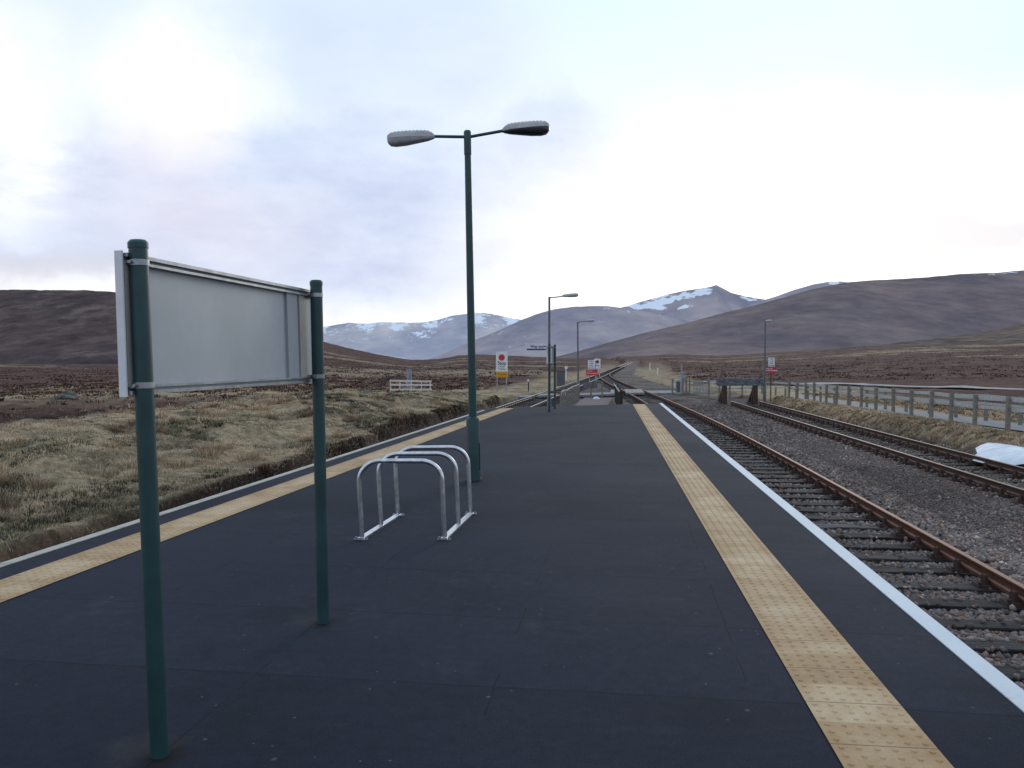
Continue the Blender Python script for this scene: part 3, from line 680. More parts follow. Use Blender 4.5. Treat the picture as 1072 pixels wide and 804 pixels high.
def hillmat(name, a, b, c, scale, snowcol=(.62, .68, .80), bstr=.6, bdist=20, patch=None):
    m, nt, bs = newmat(name)
    co = N(nt, 'ShaderNodeTexCoord').outputs['Object']
    mp = N(nt, 'ShaderNodeMapping'); mp.inputs['Scale'].default_value = (1, .45, 1.6); lk(nt, co, mp.inputs['Vector'])
    n = noise(nt, mp.outputs[0], scale, 8, .68); n_b = noise(nt, mp.outputs[0], scale*.22, 4, .6)
    col = ramp(nt, n, [(.33, a), (.5, b), (.67, c)])
    col = mixc(nt, .8, col, ramp(nt, n_b, [(.38, (.72, .75, .84)), (.62, (1.24, 1.18, 1.10))]), 'MULTIPLY')
    if patch: col = mixc(nt, ramp(nt, noise(nt, mp.outputs[0], scale*.6, 7, .7), [(.54, 0.0), (.66, .8)]), col, patch)
    at_ = N(nt, 'ShaderNodeAttribute', attribute_name='snow'); sp = N(nt, 'ShaderNodeSeparateColor'); lk(nt, at_.outputs['Color'], sp.inputs[0])
    s = ramp(nt, math_(nt, 'ADD', sp.outputs['Red'], math_(nt, 'MULTIPLY', math_(nt, 'SUBTRACT', noise(nt, mp.outputs[0], scale*3.0, 8, .8), .5), 2.1)), [(.50, 0.0), (.58, 1.0)])
    s = math_(nt, 'MULTIPLY', s, math_(nt, 'GREATER_THAN', sp.outputs['Red'], .04))
    col = mixc(nt, s, col, snowcol)
    lk(nt, col, bs.inputs['Base Color']); bs.inputs['Roughness'].default_value = 1; bs.inputs['Specular IOR Level'].default_value = 0
    bump(nt, n, bstr, bdist, bs); return m
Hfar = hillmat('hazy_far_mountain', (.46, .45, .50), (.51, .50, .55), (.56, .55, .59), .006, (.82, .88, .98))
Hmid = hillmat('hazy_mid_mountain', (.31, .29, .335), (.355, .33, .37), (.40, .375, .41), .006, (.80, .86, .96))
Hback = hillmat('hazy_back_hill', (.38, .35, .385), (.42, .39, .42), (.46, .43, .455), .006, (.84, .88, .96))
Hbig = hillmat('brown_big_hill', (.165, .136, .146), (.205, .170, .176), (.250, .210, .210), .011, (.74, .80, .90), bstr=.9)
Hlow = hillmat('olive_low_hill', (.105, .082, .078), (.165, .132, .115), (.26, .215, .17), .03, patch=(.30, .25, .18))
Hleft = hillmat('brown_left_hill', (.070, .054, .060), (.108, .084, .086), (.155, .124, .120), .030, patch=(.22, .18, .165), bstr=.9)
def snA(U, T, P, K):
    d = P-K; return np.clip(.50-.022*d+.60*fbm(U*.06, d*.16, 4, 5), 0, 1)*(d < 26)*(U > 300)*(1-.3*(T > 1))
def snC(U, T, P, K):
    d = P-K
    s = np.exp(-((d-5-(745-U)*.02)/4.2)**2)*sst(U, 655, 690)*(1-sst(U, 738, 752))*.92
    s = np.maximum(s, np.exp(-((P-(322+(700-U)*-.05))/2.8)**2)*sst(U, 640, 660)*(1-sst(U, 690, 705))*.9)
    s = np.maximum(s, np.exp(-((d-2)/2.2)**2)*sst(U, 768, 780)*(1-sst(U, 805, 815))*.8)
    s = np.maximum(s, np.exp(-((d-17)/2)**2)*sst(U, 700, 712)*(1-sst(U, 722, 732))*.65)
    s = np.maximum(s, np.exp(-((d-1)/2)**2)*(U < 700)*.6)
    return np.clip(s + .75*fbm(U*.13, P*.35, 5, 3)*(s > .15), 0, 1)
def snD(U, T, P, K): return np.exp(-((U-872)/7)**2)*np.exp(-((P-K-1)/4)**2)
def snE(U, T, P, K):
    d = P-K; return np.clip(np.exp(-((d-1.2)/1.5)**2)*(.45+.55*fbm(U*.05, U*0, 3, 8))*(U > 1010)*(U < 1075)*.9, 0, 1)
def snB(U, T, P, K):
    d = P-K; return np.clip((.5*np.exp(-((d-2)/3)**2)+.32*np.exp(-((d-22)/14)**2))*(.4+1.1*fbm(U*.12, d*.22, 4, 15)), 0, .7)*(U > 500)
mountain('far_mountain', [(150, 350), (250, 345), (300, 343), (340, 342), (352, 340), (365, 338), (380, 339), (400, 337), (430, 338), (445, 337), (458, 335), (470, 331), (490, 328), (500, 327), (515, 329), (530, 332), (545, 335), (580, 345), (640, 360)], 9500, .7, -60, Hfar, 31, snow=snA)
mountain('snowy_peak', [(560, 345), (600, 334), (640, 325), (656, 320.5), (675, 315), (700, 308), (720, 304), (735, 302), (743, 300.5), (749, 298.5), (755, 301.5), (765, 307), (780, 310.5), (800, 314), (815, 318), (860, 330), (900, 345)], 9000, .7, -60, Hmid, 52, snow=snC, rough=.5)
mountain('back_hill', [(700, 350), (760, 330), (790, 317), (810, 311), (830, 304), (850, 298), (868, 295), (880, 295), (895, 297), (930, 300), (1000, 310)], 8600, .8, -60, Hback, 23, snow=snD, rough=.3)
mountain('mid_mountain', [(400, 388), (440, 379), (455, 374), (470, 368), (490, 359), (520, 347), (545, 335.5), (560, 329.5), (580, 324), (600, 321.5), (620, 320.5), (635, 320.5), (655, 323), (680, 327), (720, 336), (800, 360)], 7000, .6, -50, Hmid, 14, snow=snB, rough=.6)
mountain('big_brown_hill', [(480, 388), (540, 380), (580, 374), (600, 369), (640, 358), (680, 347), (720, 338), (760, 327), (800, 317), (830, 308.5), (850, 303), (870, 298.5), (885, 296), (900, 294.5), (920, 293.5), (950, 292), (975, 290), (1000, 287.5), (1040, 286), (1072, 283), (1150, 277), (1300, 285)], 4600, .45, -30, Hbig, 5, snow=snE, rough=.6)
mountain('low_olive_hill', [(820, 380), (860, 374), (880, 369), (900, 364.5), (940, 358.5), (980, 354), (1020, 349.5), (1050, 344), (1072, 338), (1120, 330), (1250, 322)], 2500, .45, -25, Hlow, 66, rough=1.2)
mountain('left_brown_hill', [(-420, 330), (-250, 316), (-100, 307), (-30, 304.5), (20, 303.5), (60, 304), (90, 304), (118, 306), (150, 309), (200, 318), (260, 334), (320, 352), (380, 370), (430, 384)], 1500, .55, -16, Hleft, 90, rough=1.0, gul=.07)

# ------------------------------------------------------------------ paths, road, ramp, crossing
def sheet(name, cl, wfun, zf, mat, n=60):
    cl = [Vector((*p, 0)) for p in cl]; L = []
    ts = np.linspace(0, len(cl)-1, n)
    pts = [cl[int(min(t, len(cl)-1.001))].lerp(cl[int(min(t, len(cl)-1.001))+1], t-int(min(t, len(cl)-1.001))) for t in ts]
    for i, p in enumerate(pts):
        d = (pts[min(i+1, n-1)]-pts[max(i-1, 0)]).normalized(); nr = Vector((d.y, -d.x, 0)); w = wfun(i/(n-1))
        for s in np.linspace(-.5, .5, 5):
            q = p+nr*w*s; L.append((q.x, q.y, zf(q.x, q.y)))
    fs = [(i*5+k, i*5+k+1, (i+1)*5+k+1, (i+1)*5+k) for i in range(n-1) for k in range(4)]
    o = MB().add(L, fs).build(name, mat); return o
def path_z(x, y): return float(np.interp(y, [0, 22, 46, 60], [-.50, -.57, -.80, -.90]))+.05
def xF(y): return 12.2+.08*y
p = sheet('path', [(xF(y)+1.15, y) for y in (16, 22, 30, 38, 46, 52)], lambda t: 1.5, path_z, M['path']); struct(p)
road = sheet('gravel_road', [(18.5, 80), (23, 80), (29, 76), (36, 66), (44, 56), (60, 48)], lambda t: 2.6, lambda x, y: max(gz(x, y), -.92)+.14, M['road'], 70); struct(road)
# ramp down from the platform end to the crossing
def rx(y, s): return 1.63+.118*y - 1.66 + (1.63 if 0 else 1.35) + s*.0
def rc(y): return 2.62+.115*(y-27)*1.0
mb = MB(); L = []; prof = [(26.6, -.004), (30, -.10), (36, -.33), (42, -.56), (47.5, -.74), (50.5, -.86)]
for y, z in prof: hw = .53+.30*(y-26.6)/22; L += [(rc(y)-hw, y, z), (rc(y)+hw, y, z)]
n = len(prof); base = [(a, b, -1.1) for a, b, c in L]
mb.add(L+base, [(2*k, 2*k+1, 2*k+3, 2*k+2) for k in range(n-1)] + [(2*k, 2*k+2, 2*n+2*k+2, 2*n+2*k) for k in range(n-1)] + [(2*k+1, 2*n+2*k+1, 2*n+2*k+3, 2*k+3) for k in range(n-1)])
struct(mb.build('ramp', M['ramp']))
def rz_(y): return float(np.interp(y, [p[0] for p in prof], [p[1] for p in prof]))
# timber crossing deck laid over both lines
mb = MB()
def deck_piece(x0, x1, yf, wy, z, along=False):
    n = max(1, int((x1-x0)/.24))
    for k in range(n):
        xa = x0+(x1-x0)*k/n; w = (x1-x0)/n
        yc = yf(xa+w/2); mb.box((xa+w/2, yc+random.uniform(-.05, .05), z-.06+random.uniform(-.008, .008)), (w-.02, wy, .14), Matrix.Rotation(-.12, 3, 'Z'))
dy = lambda x: 52.4+.66*(x-1.6)
deck_piece(1.72, 2.9, dy, 2.4, -.78)
dy3 = lambda x: 58.4+.10*(x-7)
deck_piece(7.02, 7.75, dy3, 6.4, -.79); deck_piece(8.05, 9.35, dy3, 6.6, -.765)
struct(mb.build('crossing_deck', M['deck']))
mb = MB(); deck_piece(-.6, 1.5, dy, 2.4, -.83); deck_piece(3.15, 7.0, dy, 2.6, -.82); deck_piece(9.6, 11.8, dy3, 4.6, -.84)
struct(mb.build('crossing_approach', M['path']))

# ------------------------------------------------------------------ station sign seen from behind (and its twin)
def running_board(loc, ax, L, label, group, lean=(0, 0), grade=0.0):
    # local frame: x across (to the right of the board), y along the board away from the camera
    t = thing('station_sign', loc, label, 'sign', group, rz=math.atan2(-ax.x, ax.y), lean=(0, 0))
    for k in (0, 1):
        pm = MB(); pm.tube([(lean[k]*0, L*k, -.10), (0, L*k, .9), (0, L*k, 1.915)], .034, 24)
        pm.tube([(0, L*k, 1.915), (0, L*k, 1.935), (0, L*k, 1.945)], [.0365, .0365, .028], 24)
        p_ = pm.build('pole', M['green'], t, True)
        p_.rotation_euler = (0, -lean[k], 0)
    bx = -.058
    z0, z1 = 1.368, 1.895; y0, y1 = -.050, L+.10
    b = MB(); b.box((bx, (y0+y1)/2, (z0+z1)/2), (.010, y1-y0, z1-z0)); bd = b.build('board', M['board_back'], t)
    f = MB()
    f.box((bx+.012, (y0+y1)/2, z1-.008), (.034, y1-y0-.01, .014)); f.box((bx+.022, (y0+y1)/2, z1-.034), (.022, y1-y0-.02, .010))
    f.box((bx+.012, (y0+y1)/2, z0+.008), (.034, y1-y0-.01, .014)); f.box((bx+.022, (y0+y1)/2, z0+.030), (.020, y1-y0-.02, .008))
    f.build('frame_channel', M['zinc'], t)
    e = MB(); e.box((bx-.001, y0-.004, (z0+z1)/2), (.030, .008, z1-z0+.012)); e.build('end_cap', M['white'], t)
    e = MB(); e.box((bx-.010, y1+.004, (z0+z1)/2), (.044, .008, z1-z0+.012)); e.build('end_cap', M['white'], t)
    s = MB(); s.box((bx+.012, L-.20, (z0+z1)/2), (.014, .13, z1-z0-.06)); s.build('flange_shade_strip', M['board_shade'], t)  # strip added to paint the dark shade band, not a real channel
    s = MB(); s.box((bx+.016, L-.075, (z0+z1)/2), (.014, .085, z1-z0-.06)); s.build('flange_shade_strip', M['board_cream'], t)
    s = MB(); s.box((bx+.010, .0-.022, (z0+z1)/2), (.008, .045, z1-z0-.06)); s.build('flange_shade_strip', M['board_cream'], t)
    fr = MB(); fr.box((bx-.0075, (y0+y1)/2, (z0+z1)/2), (.004, y1-y0-.02, z1-z0-.02)); fr.build('sign_face', M['white'], t)
    for k in (0, 1):
        for z in (z1-.035, z0+.035):
            xo = -lean[k]*z; c = MB(); c.tube([(xo, L*k, z-.011), (xo, L*k, z+.011)], .037, 24, cap=True)
            c.box((-.038, L*k, z), (.03, .05, .020)); c.box((-.045, L*k+.03, z), (.010, .12, .018)); c.tube([(-.02, L*k-.05, z), (-.02, L*k+.05, z)], .006, 8)
            q = c.build('clamp', M['zinc'], t, True); 
    return t
a = Vector((-1.335, 3.07, 0)); b = Vector((-1.075, 4.64, 0)); ax = (b-a).normalized()
s1 = running_board(a, ax, (b-a).length, 'large station name board in the foreground, seen from its bare grey back between green poles', 'station name boards on green poles', lean=(.008, -.009))
s1.rotation_euler = (0, -.024, math.atan2(-ax.x, ax.y))
a2 = Vector((1.06, 23.3, 0)); b2 = Vector((1.30, 24.9, 0)); ax2 = (b2-a2).normalized()
s2 = running_board(a2, ax2, (b2-a2).length, 'distant station name board on two green poles seen edge on near the platform end', 'station name boards on green poles')
# dirt around pole feet
for (x, y, r) in ((-1.335, 3.07, .16), (-1.075, 4.64, .13)):
    pass
# direction sign bracketed to the twin board
t = thing('direction_sign', (1.0, 23.16, 0), 'narrow white direction sign with a blue underline sticking out from the far green pole', 'sign')
mb = MB(); mb.box((-.335, 0, 1.845), (.57, .02, .185), bev=.004); mb.build('board', M['white'], t)
mb = MB(); mb.box((-.32, -.0125, 1.774), (.53, .004, .040)); mb.build('underline', M['blue'], t)
textmesh('lettering', 'Way out', .105, M['blue'], t, (-.30, -.0125, 1.855), bold=.002)
mb = MB(); mb.box((-.105, -.0125, 1.862), (.07, .004, .014)); mb.add([(-.085, -.0145, 1.892), (-.085, -.0145, 1.832), (-.042, -.0145, 1.862)], [(0, 1, 2)]); mb.build('arrow', M['blue'], t)
mb = MB(); mb.box((-.02, .02, 1.845), (.09, .04, .03)); mb.box((-.02, .02, 1.79), (.09, .04, .03)); mb.build('bracket', M['zinc'], t)

# ------------------------------------------------------------------ lamps
def lamp_head(parent, p0, direc, L, wmax, h, mtop, mbot, ribs=True, name='lamp_head'):
    d = Vector(direc).normalized(); up = Vector((0, 0, 1)); sd = d.cross(up).normalized(); up = sd.cross(d).normalized()
    p0 = Vector(p0)
    S = [(0, .22, .35, .20), (.06, .40, .70, .32), (.15, .62, .95, .45), (.35, .86, 1.0, .62), (.6, 1.0, 1.0, .85), (.82, .96, .95, .95), (.93, .80, .82, .86), (.985, .52, .6, .55), (1.0, .25, .35, .28)]
    n = 10; hd = MB(); 
    Vt = []; Vb = []
    for s, w, ht, hb in S:
        for k in range(n+1):
            a = math.pi*k/n; ex = .55
            cx = math.copysign(abs(math.cos(a))**ex, math.cos(a)); cz = abs(math.sin(a))**ex
            q = p0+d*(L*s)
            Vt.append(q+sd*(cx*w*wmax/2)+up*(cz*ht*h*.50)); Vb.append(q+sd*(cx*w*wmax/2*.97)-up*(cz*hb*h*.55))
    fs = [(i*(n+1)+k, i*(n+1)+k+1, (i+1)*(n+1)+k+1, (i+1)*(n+1)+k) for i in range(len(S)-1) for k in range(n)]
    cap0 = tuple(range(n+1)); cap1 = tuple((len(S)-1)*(n+1)+k for k in range(n+1))
    hd = MB().add(Vt, fs+[cap0, cap1])
    c = hd.build(name, mtop, parent, True)
    if ribs:
        for s in np.linspace(.12, .9, 11):
            r = MB(); w = np.interp(s, [q[0] for q in S], [q[1] for q in S])*wmax
            hh = np.interp(s, [q[0] for q in S], [q[2] for q in S])*h*.5
            R = Matrix((d, sd, up)).transposed()
            hd2 = r.box(p0+d*(L*s)+up*(hh-.001), (.012, w*.6, .004), R)
            if s < .13: acc = r
            else: acc.add(r.v, r.f)
        acc.build('canopy_rib', mtop, c)
    MB().add(Vb, fs+[cap0, cap1]).build('lamp_bowl', mbot, c, True)
    return c
t = thing('lamp_post', (-.47, 10.12, 0), 'tall green lamp post with two lamp heads standing beyond the bicycle stand', 'street lamp', 'lamp posts along the platform', lean=(0, -.0175))
mb = MB(); mb.tube([(0, 0, -.05), (0, 0, .74), (0, 0, .775), (0, 0, .79)], [.083, .083, .074, .052], 24); mb.build('base_section', M['green'], t, True)
mb = MB(); mb.box((.080, -.01, .30), (.010, .06, .34), bev=.004); mb.build('service_door', M['green'], t)
mb = MB(); mb.tube([(0, 0, .01), (0, 0, .03)], [.10, .095], 20); mb.build('foot_collar', M['dark'], t, True)
mb = MB(); mb.tube([(0, 0, .78), (0, 0, 4.06)], [.050, .040], 20); mb.build('pole', M['green'], t, True)
mb = MB(); mb.tube([(0, 0, 4.0), (0, 0, 4.27), (0, 0, 4.29)], [.046, .046, .036], 20); mb.build('pole_cap', M['green'], t, True)
mb = MB(); mb.tube([(-.03, 0, 4.215), (-.42, -.02, 4.222)], .019, 12); mb.build('arm', M['green'], t, True)
mb = MB(); mb.tube([(.03, 0, 4.215), (.45, .02, 4.288)], .019, 12); mb.build('arm', M['green'], t, True)
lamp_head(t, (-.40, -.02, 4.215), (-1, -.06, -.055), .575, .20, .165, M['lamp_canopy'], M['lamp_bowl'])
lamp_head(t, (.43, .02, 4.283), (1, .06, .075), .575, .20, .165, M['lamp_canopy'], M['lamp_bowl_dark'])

def lamp_simple(x, y, z, ztop, label, dirx, arm, headL, headh, lean=0, wide_base=True, pm='lamp_grey'):
    t = thing('lamp_post', (x, y, z), label, 'street lamp', 'lamp posts along the platform', lean=(0, lean)); h = ztop-z
    if wide_base:
        mb = MB(); mb.tube([(0, 0, 0), (0, 0, .95), (0, 0, 1.0)], [.085, .085, .05], 16); mb.build('base_section', M[pm], t, True)
    mb = MB(); mb.tube([(0, 0, 0), (0, 0, h)], [.055, .042], 14); mb.build('pole', M[pm], t, True)
    if arm: mb = MB(); mb.tube([(0, 0, h-.04), (dirx*arm, 0, h+.02)], .022, 8); mb.build('arm', M[pm], t, True)
    lamp_head(t, (dirx*(arm-.03), 0, h+.02), (dirx, 0, .10), headL, .22, headh, M['lamp_canopy'], M['lamp_bowl'], False)
lamp_simple(1.54, 34, -1.0, 4.07, 'slim grey lamp post rising behind the far station name board', 1, .55, .68, .16)
lamp_simple(3.85, 47.6, -.8, 3.66, 'grey lamp post beside the left handrail at the foot of the ramp', 1, .42, .58, .14, lean=-.012)
lamp_simple(13.85, 45.0, -.82, 3.55, 'thin lamp post with a short pale head standing behind the buffer stop', 1, .05, .34, .14, wide_base=True)

# ------------------------------------------------------------------ bicycle stand
t = thing('bicycle_stand', (-.83, 7.3, 0), 'steel bicycle stand of three hoops on two floor bars', 'bicycle rack')
o0 = Vector((-.83, 7.3, 0))
A1, A2 = Vector((-1.25, 6.80, 0))-o0, Vector((-1.09, 7.80, 0))-o0; B1, B2 = Vector((-.56, 6.80, 0))-o0, Vector((-.40, 7.88, 0))-o0
for (p, q) in ((A1, A2), (B1, B2)):
    d = (q-p).normalized(); mb = MB(); mb.bar(p-d*.035+Vector((0, 0, .010)), q+d*.035+Vector((0, 0, .010)), .055, .018); fb = mb.build('floor_bar', M['stainless'], t)
    for e in (p-d*.02, q+d*.02):
        fm = MB(); sdv = Vector((d.y, -d.x, 0)); fm.bar(e-sdv*.055+Vector((0, 0, .006)), e+sdv*.055+Vector((0, 0, .006)), .045, .009)
        for s in (-.042, .042): fm.tube([e+sdv*s+Vector((0, 0, .01)), e+sdv*s+Vector((0, 0, .024))], .010, 6)
        fm.build('fixing_plate', M['zinc'], fb)
for k in range(3):
    f_ = k/2; a_ = A1.lerp(A2, f_); b_ = B1.lerp(B2, f_)
    mid = (a_+b_)/2; hx = (b_-a_)*.5; lean_ = Vector((-.02, -.0, 0)); pts = []
    Ht = .655; r = .17; wl = hx.length; u = hx.normalized(); inw = .018
    pts.append(a_+Vector((0, 0, .018)))
    pts.append(a_+lean_*.5+Vector((0, 0, (Ht-r)*.5)))
    for j in range(9):
        an = math.pi - j*math.pi/16
        c = mid - u*(wl-r) + Vector((0, 0, Ht-r)) + lean_; pts.append(c+u*(r*math.cos(an))+Vector((0, 0, r*math.sin(an))))
    for j in range(9):
        an = math.pi/2 - j*math.pi/16
        c = mid + u*(wl-r) + Vector((0, 0, Ht-r)) + lean_; pts.append(c+u*(r*math.cos(an))+Vector((0, 0, r*math.sin(an))))
    pts.append(b_+lean_*.5+Vector((0, 0, (Ht-r)*.5))); pts.append(b_+Vector((0, 0, .018)))
    mb = MB(); mb.tube(pts, .0205, 16); mb.build('hoop', M['stainless'], t, True)

# ------------------------------------------------------------------ fences
def fence(name, pts, zf, h, label, rails, pw=.10, gap=None, post_mat='fence_wood', rail_mat_='rail_wood', rh=.10, side=-1, group=None, cat='fence', jit=.02):
    o0 = Vector((*pts[0], zf(*pts[0]))); t = thing(name, o0, label, cat, group); P = []
    for k, p in enumerate(pts):
        z = zf(*p); b = Vector((p[0], p[1], z))-o0; hh = (h(p[1]) if callable(h) else h)+random.uniform(-jit, jit)*1.5
        tp = b+Vector((random.uniform(-jit, jit), random.uniform(-jit, jit), hh)); P.append((b, tp))
        mb = MB(); mb.bar(b-Vector((0, 0, .15)), tp, pw, pw, up=Vector((0, 1, 0))); mb.build('post', M[post_mat], t)
    for f_ in rails:
        for k in range(len(P)-1):
            a_ = P[k][0].lerp(P[k][1], f_); b_ = P[k+1][0].lerp(P[k+1][1], f_); d = (b_-a_).normalized(); nr = Vector((d.y, -d.x, 0))*side
            o = nr*(pw/2+.02); e = d*.05
            mb = MB(); mb.bar(a_+o-e*(k == 0)+Vector((0, 0, random.uniform(-.01, .01))), b_+o+d*(-.004), .028, rh); mb.build('fence_rail', M[rail_mat_], t)
    return t
GF = 'weathered wooden fences'
fy = [21.5, 23.26, 25.2, 26.8, 28.3, 29.97, 31.7, 33.55, 35.3, 37, 38.7, 40.3, 42.3, 43.9, 45.6, 47.4]
fence('wooden_fence', [(xF(y), y) for y in fy], lambda x, y: float(np.interp(y, [22, 46], [-.57, -.80])), 1.04, 'weathered post and rail fence between the siding verge and the grey path', (.90, .64), group=GF, side=1)
fence('wooden_fence', [(15.95+.01*(y-28), y) for y in np.arange(20.0, 52, 1.9)], lambda x, y: float(np.interp(y, [22, 46], [-.60, -.84])), 1.0, 'pale far fence along the outer side of the grey path', (.92, .66), pw=.09, group=GF, rail_mat_='rail_wood', rh=.085)
# ramp hand rails
ry = [27.6, 29.2, 30.8, 32.4, 34, 35.6, 37.2, 38.8, 40.4, 42, 43.6, 45.2]
zr2 = lambda x, y: rz_(y)-.05
fence('wooden_fence', [(rc(y)-1.10, y) for y in np.linspace(28.5, 46, 15)], zr2, lambda y: .50+.022*(y-28.5), 'left side railing of close dark palings along the ramp off the platform end', (.96,), pw=.055, post_mat='fence_wood', rail_mat_='rail_wood', rh=.05, group=GF, side=1)
fence('wooden_fence', [(rc(y)+1.0, y) for y in np.linspace(28.5, 46, 11)], zr2, lambda y: .50+.022*(y-28.5), 'right side railing of the ramp starting at a stout dark post', (.96,), pw=.09, post_mat='dark_wood', rail_mat_='rail_wood', rh=.06, group=GF)
# staggered barrier at the foot of the ramp
t = thing('barrier', (4.44, 46.6, -.75), 'short grey board on a single dark post blocking the foot of the ramp', 'barrier')
mb = MB(); mb.box((0, 0, .78), (.80, .05, .32), bev=.008); mb.build('board', M['concrete'], t)
mb = MB(); mb.box((.05, .06, .42), (.10, .07, .9)); mb.build('post', M['fence_wood'], t)
mb = MB(); mb.box((.68, .05, .50), (.08, .08, 1.0)); mb.build('post', M['fence_wood'], t)
# fence and gates by the crossing
fence('wooden_fence', [at(px_, 400, 0).xy.normalized()*0 + Vector(((px_-536)/F*56.5, 56.5)) for px_ in (704, 715, 722)], lambda x, y: -.95, 1.12, 'short run of grey posts beside the control pole at the crossing', (.85, .1), pw=.10, group=GF)
fence('wooden_fence', [Vector(((px_-536)/F*52.0, 52.0+i_*.2)) for i_, px_ in enumerate((742, 754, 766, 780, 792, 803))], lambda x, y: -.95, 1.15, 'grey slatted fence running behind the buffer stop', (.92, .5, .1), pw=.09, group=GF)
t = thing('gate', ((733-536)/F*56.5, 56.5, -.95), 'small white barred gate between grey posts left of the buffer stop', 'gate')
mb = MB()
for x in (-.42, -.21, 0, .21, .42): mb.box((x, 0, .52), (.045, .035, .78))
for z in (.17, .40, .62, .86): mb.box((0, .03, z), (.92, .025, .05))
mb.build('gate_leaf', M['pale_cabinet'], t)
for x in (-.95, .62):
    mb = MB(); mb.box((x, 0, .62), (.11, .11, 1.25)); mb.build('post', M['fence_wood'], t)
mb = MB(); mb.box((-.69, 0, .82), (.40, .03, .10)); mb.box((.86, 0, .82), (.36, .03, .10)); mb.box((-.69, .003, .35), (.40, .03, .07)); mb.build('side_rail', M['white_wood'], t)
mb = MB(); mb.box((-.1, .3, .06), (2.1, .5, .05)); mb.build('threshold', M['concrete'], t)
# control pole and cabinet at crossing
t = thing('control_pole', ((713.5-536)/F*58, 58, -.98), 'grey metal pole with small round box at the foot crossing', 'pole')
mb = MB(); mb.tube([(0, 0, 0), (0, 0, 1.1), (0, 0, 1.14), (0, 0, 2.15)], [.10, .10, .055, .045], 12); mb.build('pole', M['zinc'], t, True)
mb = MB(); mb.box((.14, -.04, 1.12), (.20, .16, .34), bev=.03); mb.build('signal_box', M['pale_cabinet'], t, True)
mb = MB(); mb.box((.05, -.03, 1.45), (.14, .12, .22), bev=.02); mb.build('bell_housing', M['zinc'], t)
t = thing('equipment_cabinet', ((709.6-536)/F*58.6, 58.6, -.98), 'dark grey cabinet with white rail beside the control pole', 'cabinet')
mb = MB(); mb.box((.06, 0, .48), (.30, .4, .96), bev=.02); mb.build('body', M['cabinet'], t)
mb = MB(); mb.box((.06, 0, .98), (.36, .46, .04)); mb.build('lid', M['cabinet'], t)
mb = MB(); mb.tube([(-.22, -.1, .45), (-.22, -.1, .95), (-.16, -.1, 1.05), (-.05, -.1, 1.05)], .03, 8); mb.build('guard_rail', M['white'], t, True)
# buffer stop
t = thing('buffer_stop', (12.45, 44.9, -.85), 'heavy buffer stop with dark timber beam on rusty raked frames at the siding end', 'buffer stop')
mb = MB(); mb.box((0, 0, 1.10), (2.50, .30, .40), bev=.02); mb.build('beam', M['buffer_wood'], t)
for s in (-.84, .84):
    mb = MB()
    mb.bar((s, -.10, -.1), (s, -.06, .92), .24, .12, up=Vector((0, 1, 0)))
    mb.bar((s-.12, .15, -.12), (s, .02, .92), .14, .14, up=Vector((0, 1, 0)))
    mb.bar((s, 1.2, -.12), (s, .1, .86), .12, .14)
    mb.box((s, .5, -.08), (.16, 1.7, .08)); mb.build('support_frame', M['rust'], t)
for s in (-1.0, -.3, .35, 1.02):
    mb = MB(); mb.tube([(s, -.155, 1.14), (s, -.175, 1.14)], .035, 8); mb.build('bolt', M['rust'], t)

# white fence panel and grey posts out on the moor
X0 = (408.5-536)/F*60; X1 = (452-536)/F*60; zb = -1.12
t = thing('white_fence', ((X0+X1)/2, 60, zb), 'short white four-rail fence panel standing on the moor past the grass bank', 'fence')
w = X1-X0
for x in (-.5, -.27, .0, .25, .46):
    mb = MB(); mb.box((x*w, .03, .52), (.07, .05, 1.1)); mb.build('post', M['white_wood'], t)
for i_, z in enumerate((.12, .40, .74, 1.02)):
    mb = MB(); mb.box((random.uniform(-.03, .03), -.01, z), (w+.02, .03, .125), Matrix.Rotation(.012*(i_-1.5), 3, 'Y')); mb.build('fence_rail', M['white_wood'], t)
t = thing('marker_post', ((427.5-536)/F*63, 63, -1.1), 'pair of pale blue-grey posts behind the white fence panel', 'post')
mb = MB(); mb.box((-.05, 0, .9), (.16, .10, 1.85)); mb.build('post', M['pale_cabinet'], t)
mb = MB(); mb.box((.19, 0, .9), (.13, .10, 1.85)); mb.tube([(.08, 0, .2), (.08, 0, 2.1)], .03, 8); mb.build('post', M['pale_cabinet'], t)

# ------------------------------------------------------------------ signs
def oct_(mb, cx, cz, r, y, n=8, ph=math.pi/8):
    mb.add([(cx+r*math.cos(ph+2*math.pi*k/n), y, cz+r*math.sin(ph+2*math.pi*k/n)) for k in range(n)], [tuple(range(n))])
t = thing('stop_board', ((525.3-536)/F*57, 57, -.80), 'tall white stop board with red octagon and yellow plate left of the running line', 'sign')
def zpx(py, Y): return 1.5-(py-376)*Y/F
b0 = zpx(389, 57)+.80; b1 = zpx(368.2, 57)+.80; y0 = zpx(394.8, 57)+.80
mb = MB(); mb.box((0, 0, (b0+b1)/2), (.80, .03, b1-b0), bev=.012); mb.build('board', M['white'], t)
mb = MB(); mb.box((.02, -.004, (y0+b0)/2-.004), (.82, .03, b0-y0-.008), bev=.008); yp = mb.build('yellow_plate', M['yellow'], t)
mb = MB(); oct_(mb, -.01, b1-.40, .235, -.0175); mb.build('red_octagon', M['red'], t)
textmesh('lettering', 'Stop', .34, M['black'], t, (0, -.0175, b1-.80), bold=.008, sx=.92)
textmesh('lettering', 'Obtain', .15, M['black'], t, (0, -.0175, b1-1.03), bold=.002)
textmesh('lettering', 'Token', .20, M['black'], t, (0, -.0175, b1-1.20), bold=.002)
textmesh('lettering', 'Down Line', .13, M['black'], yp, (.02, -.0215, (y0+b0)/2), bold=.001)
for s in (-.32, .33):
    mb = MB(); mb.tube([(s, .045, -.1), (s, .045, b1-.05)], .042, 10); mb.build('post', M['zinc'], t, True)
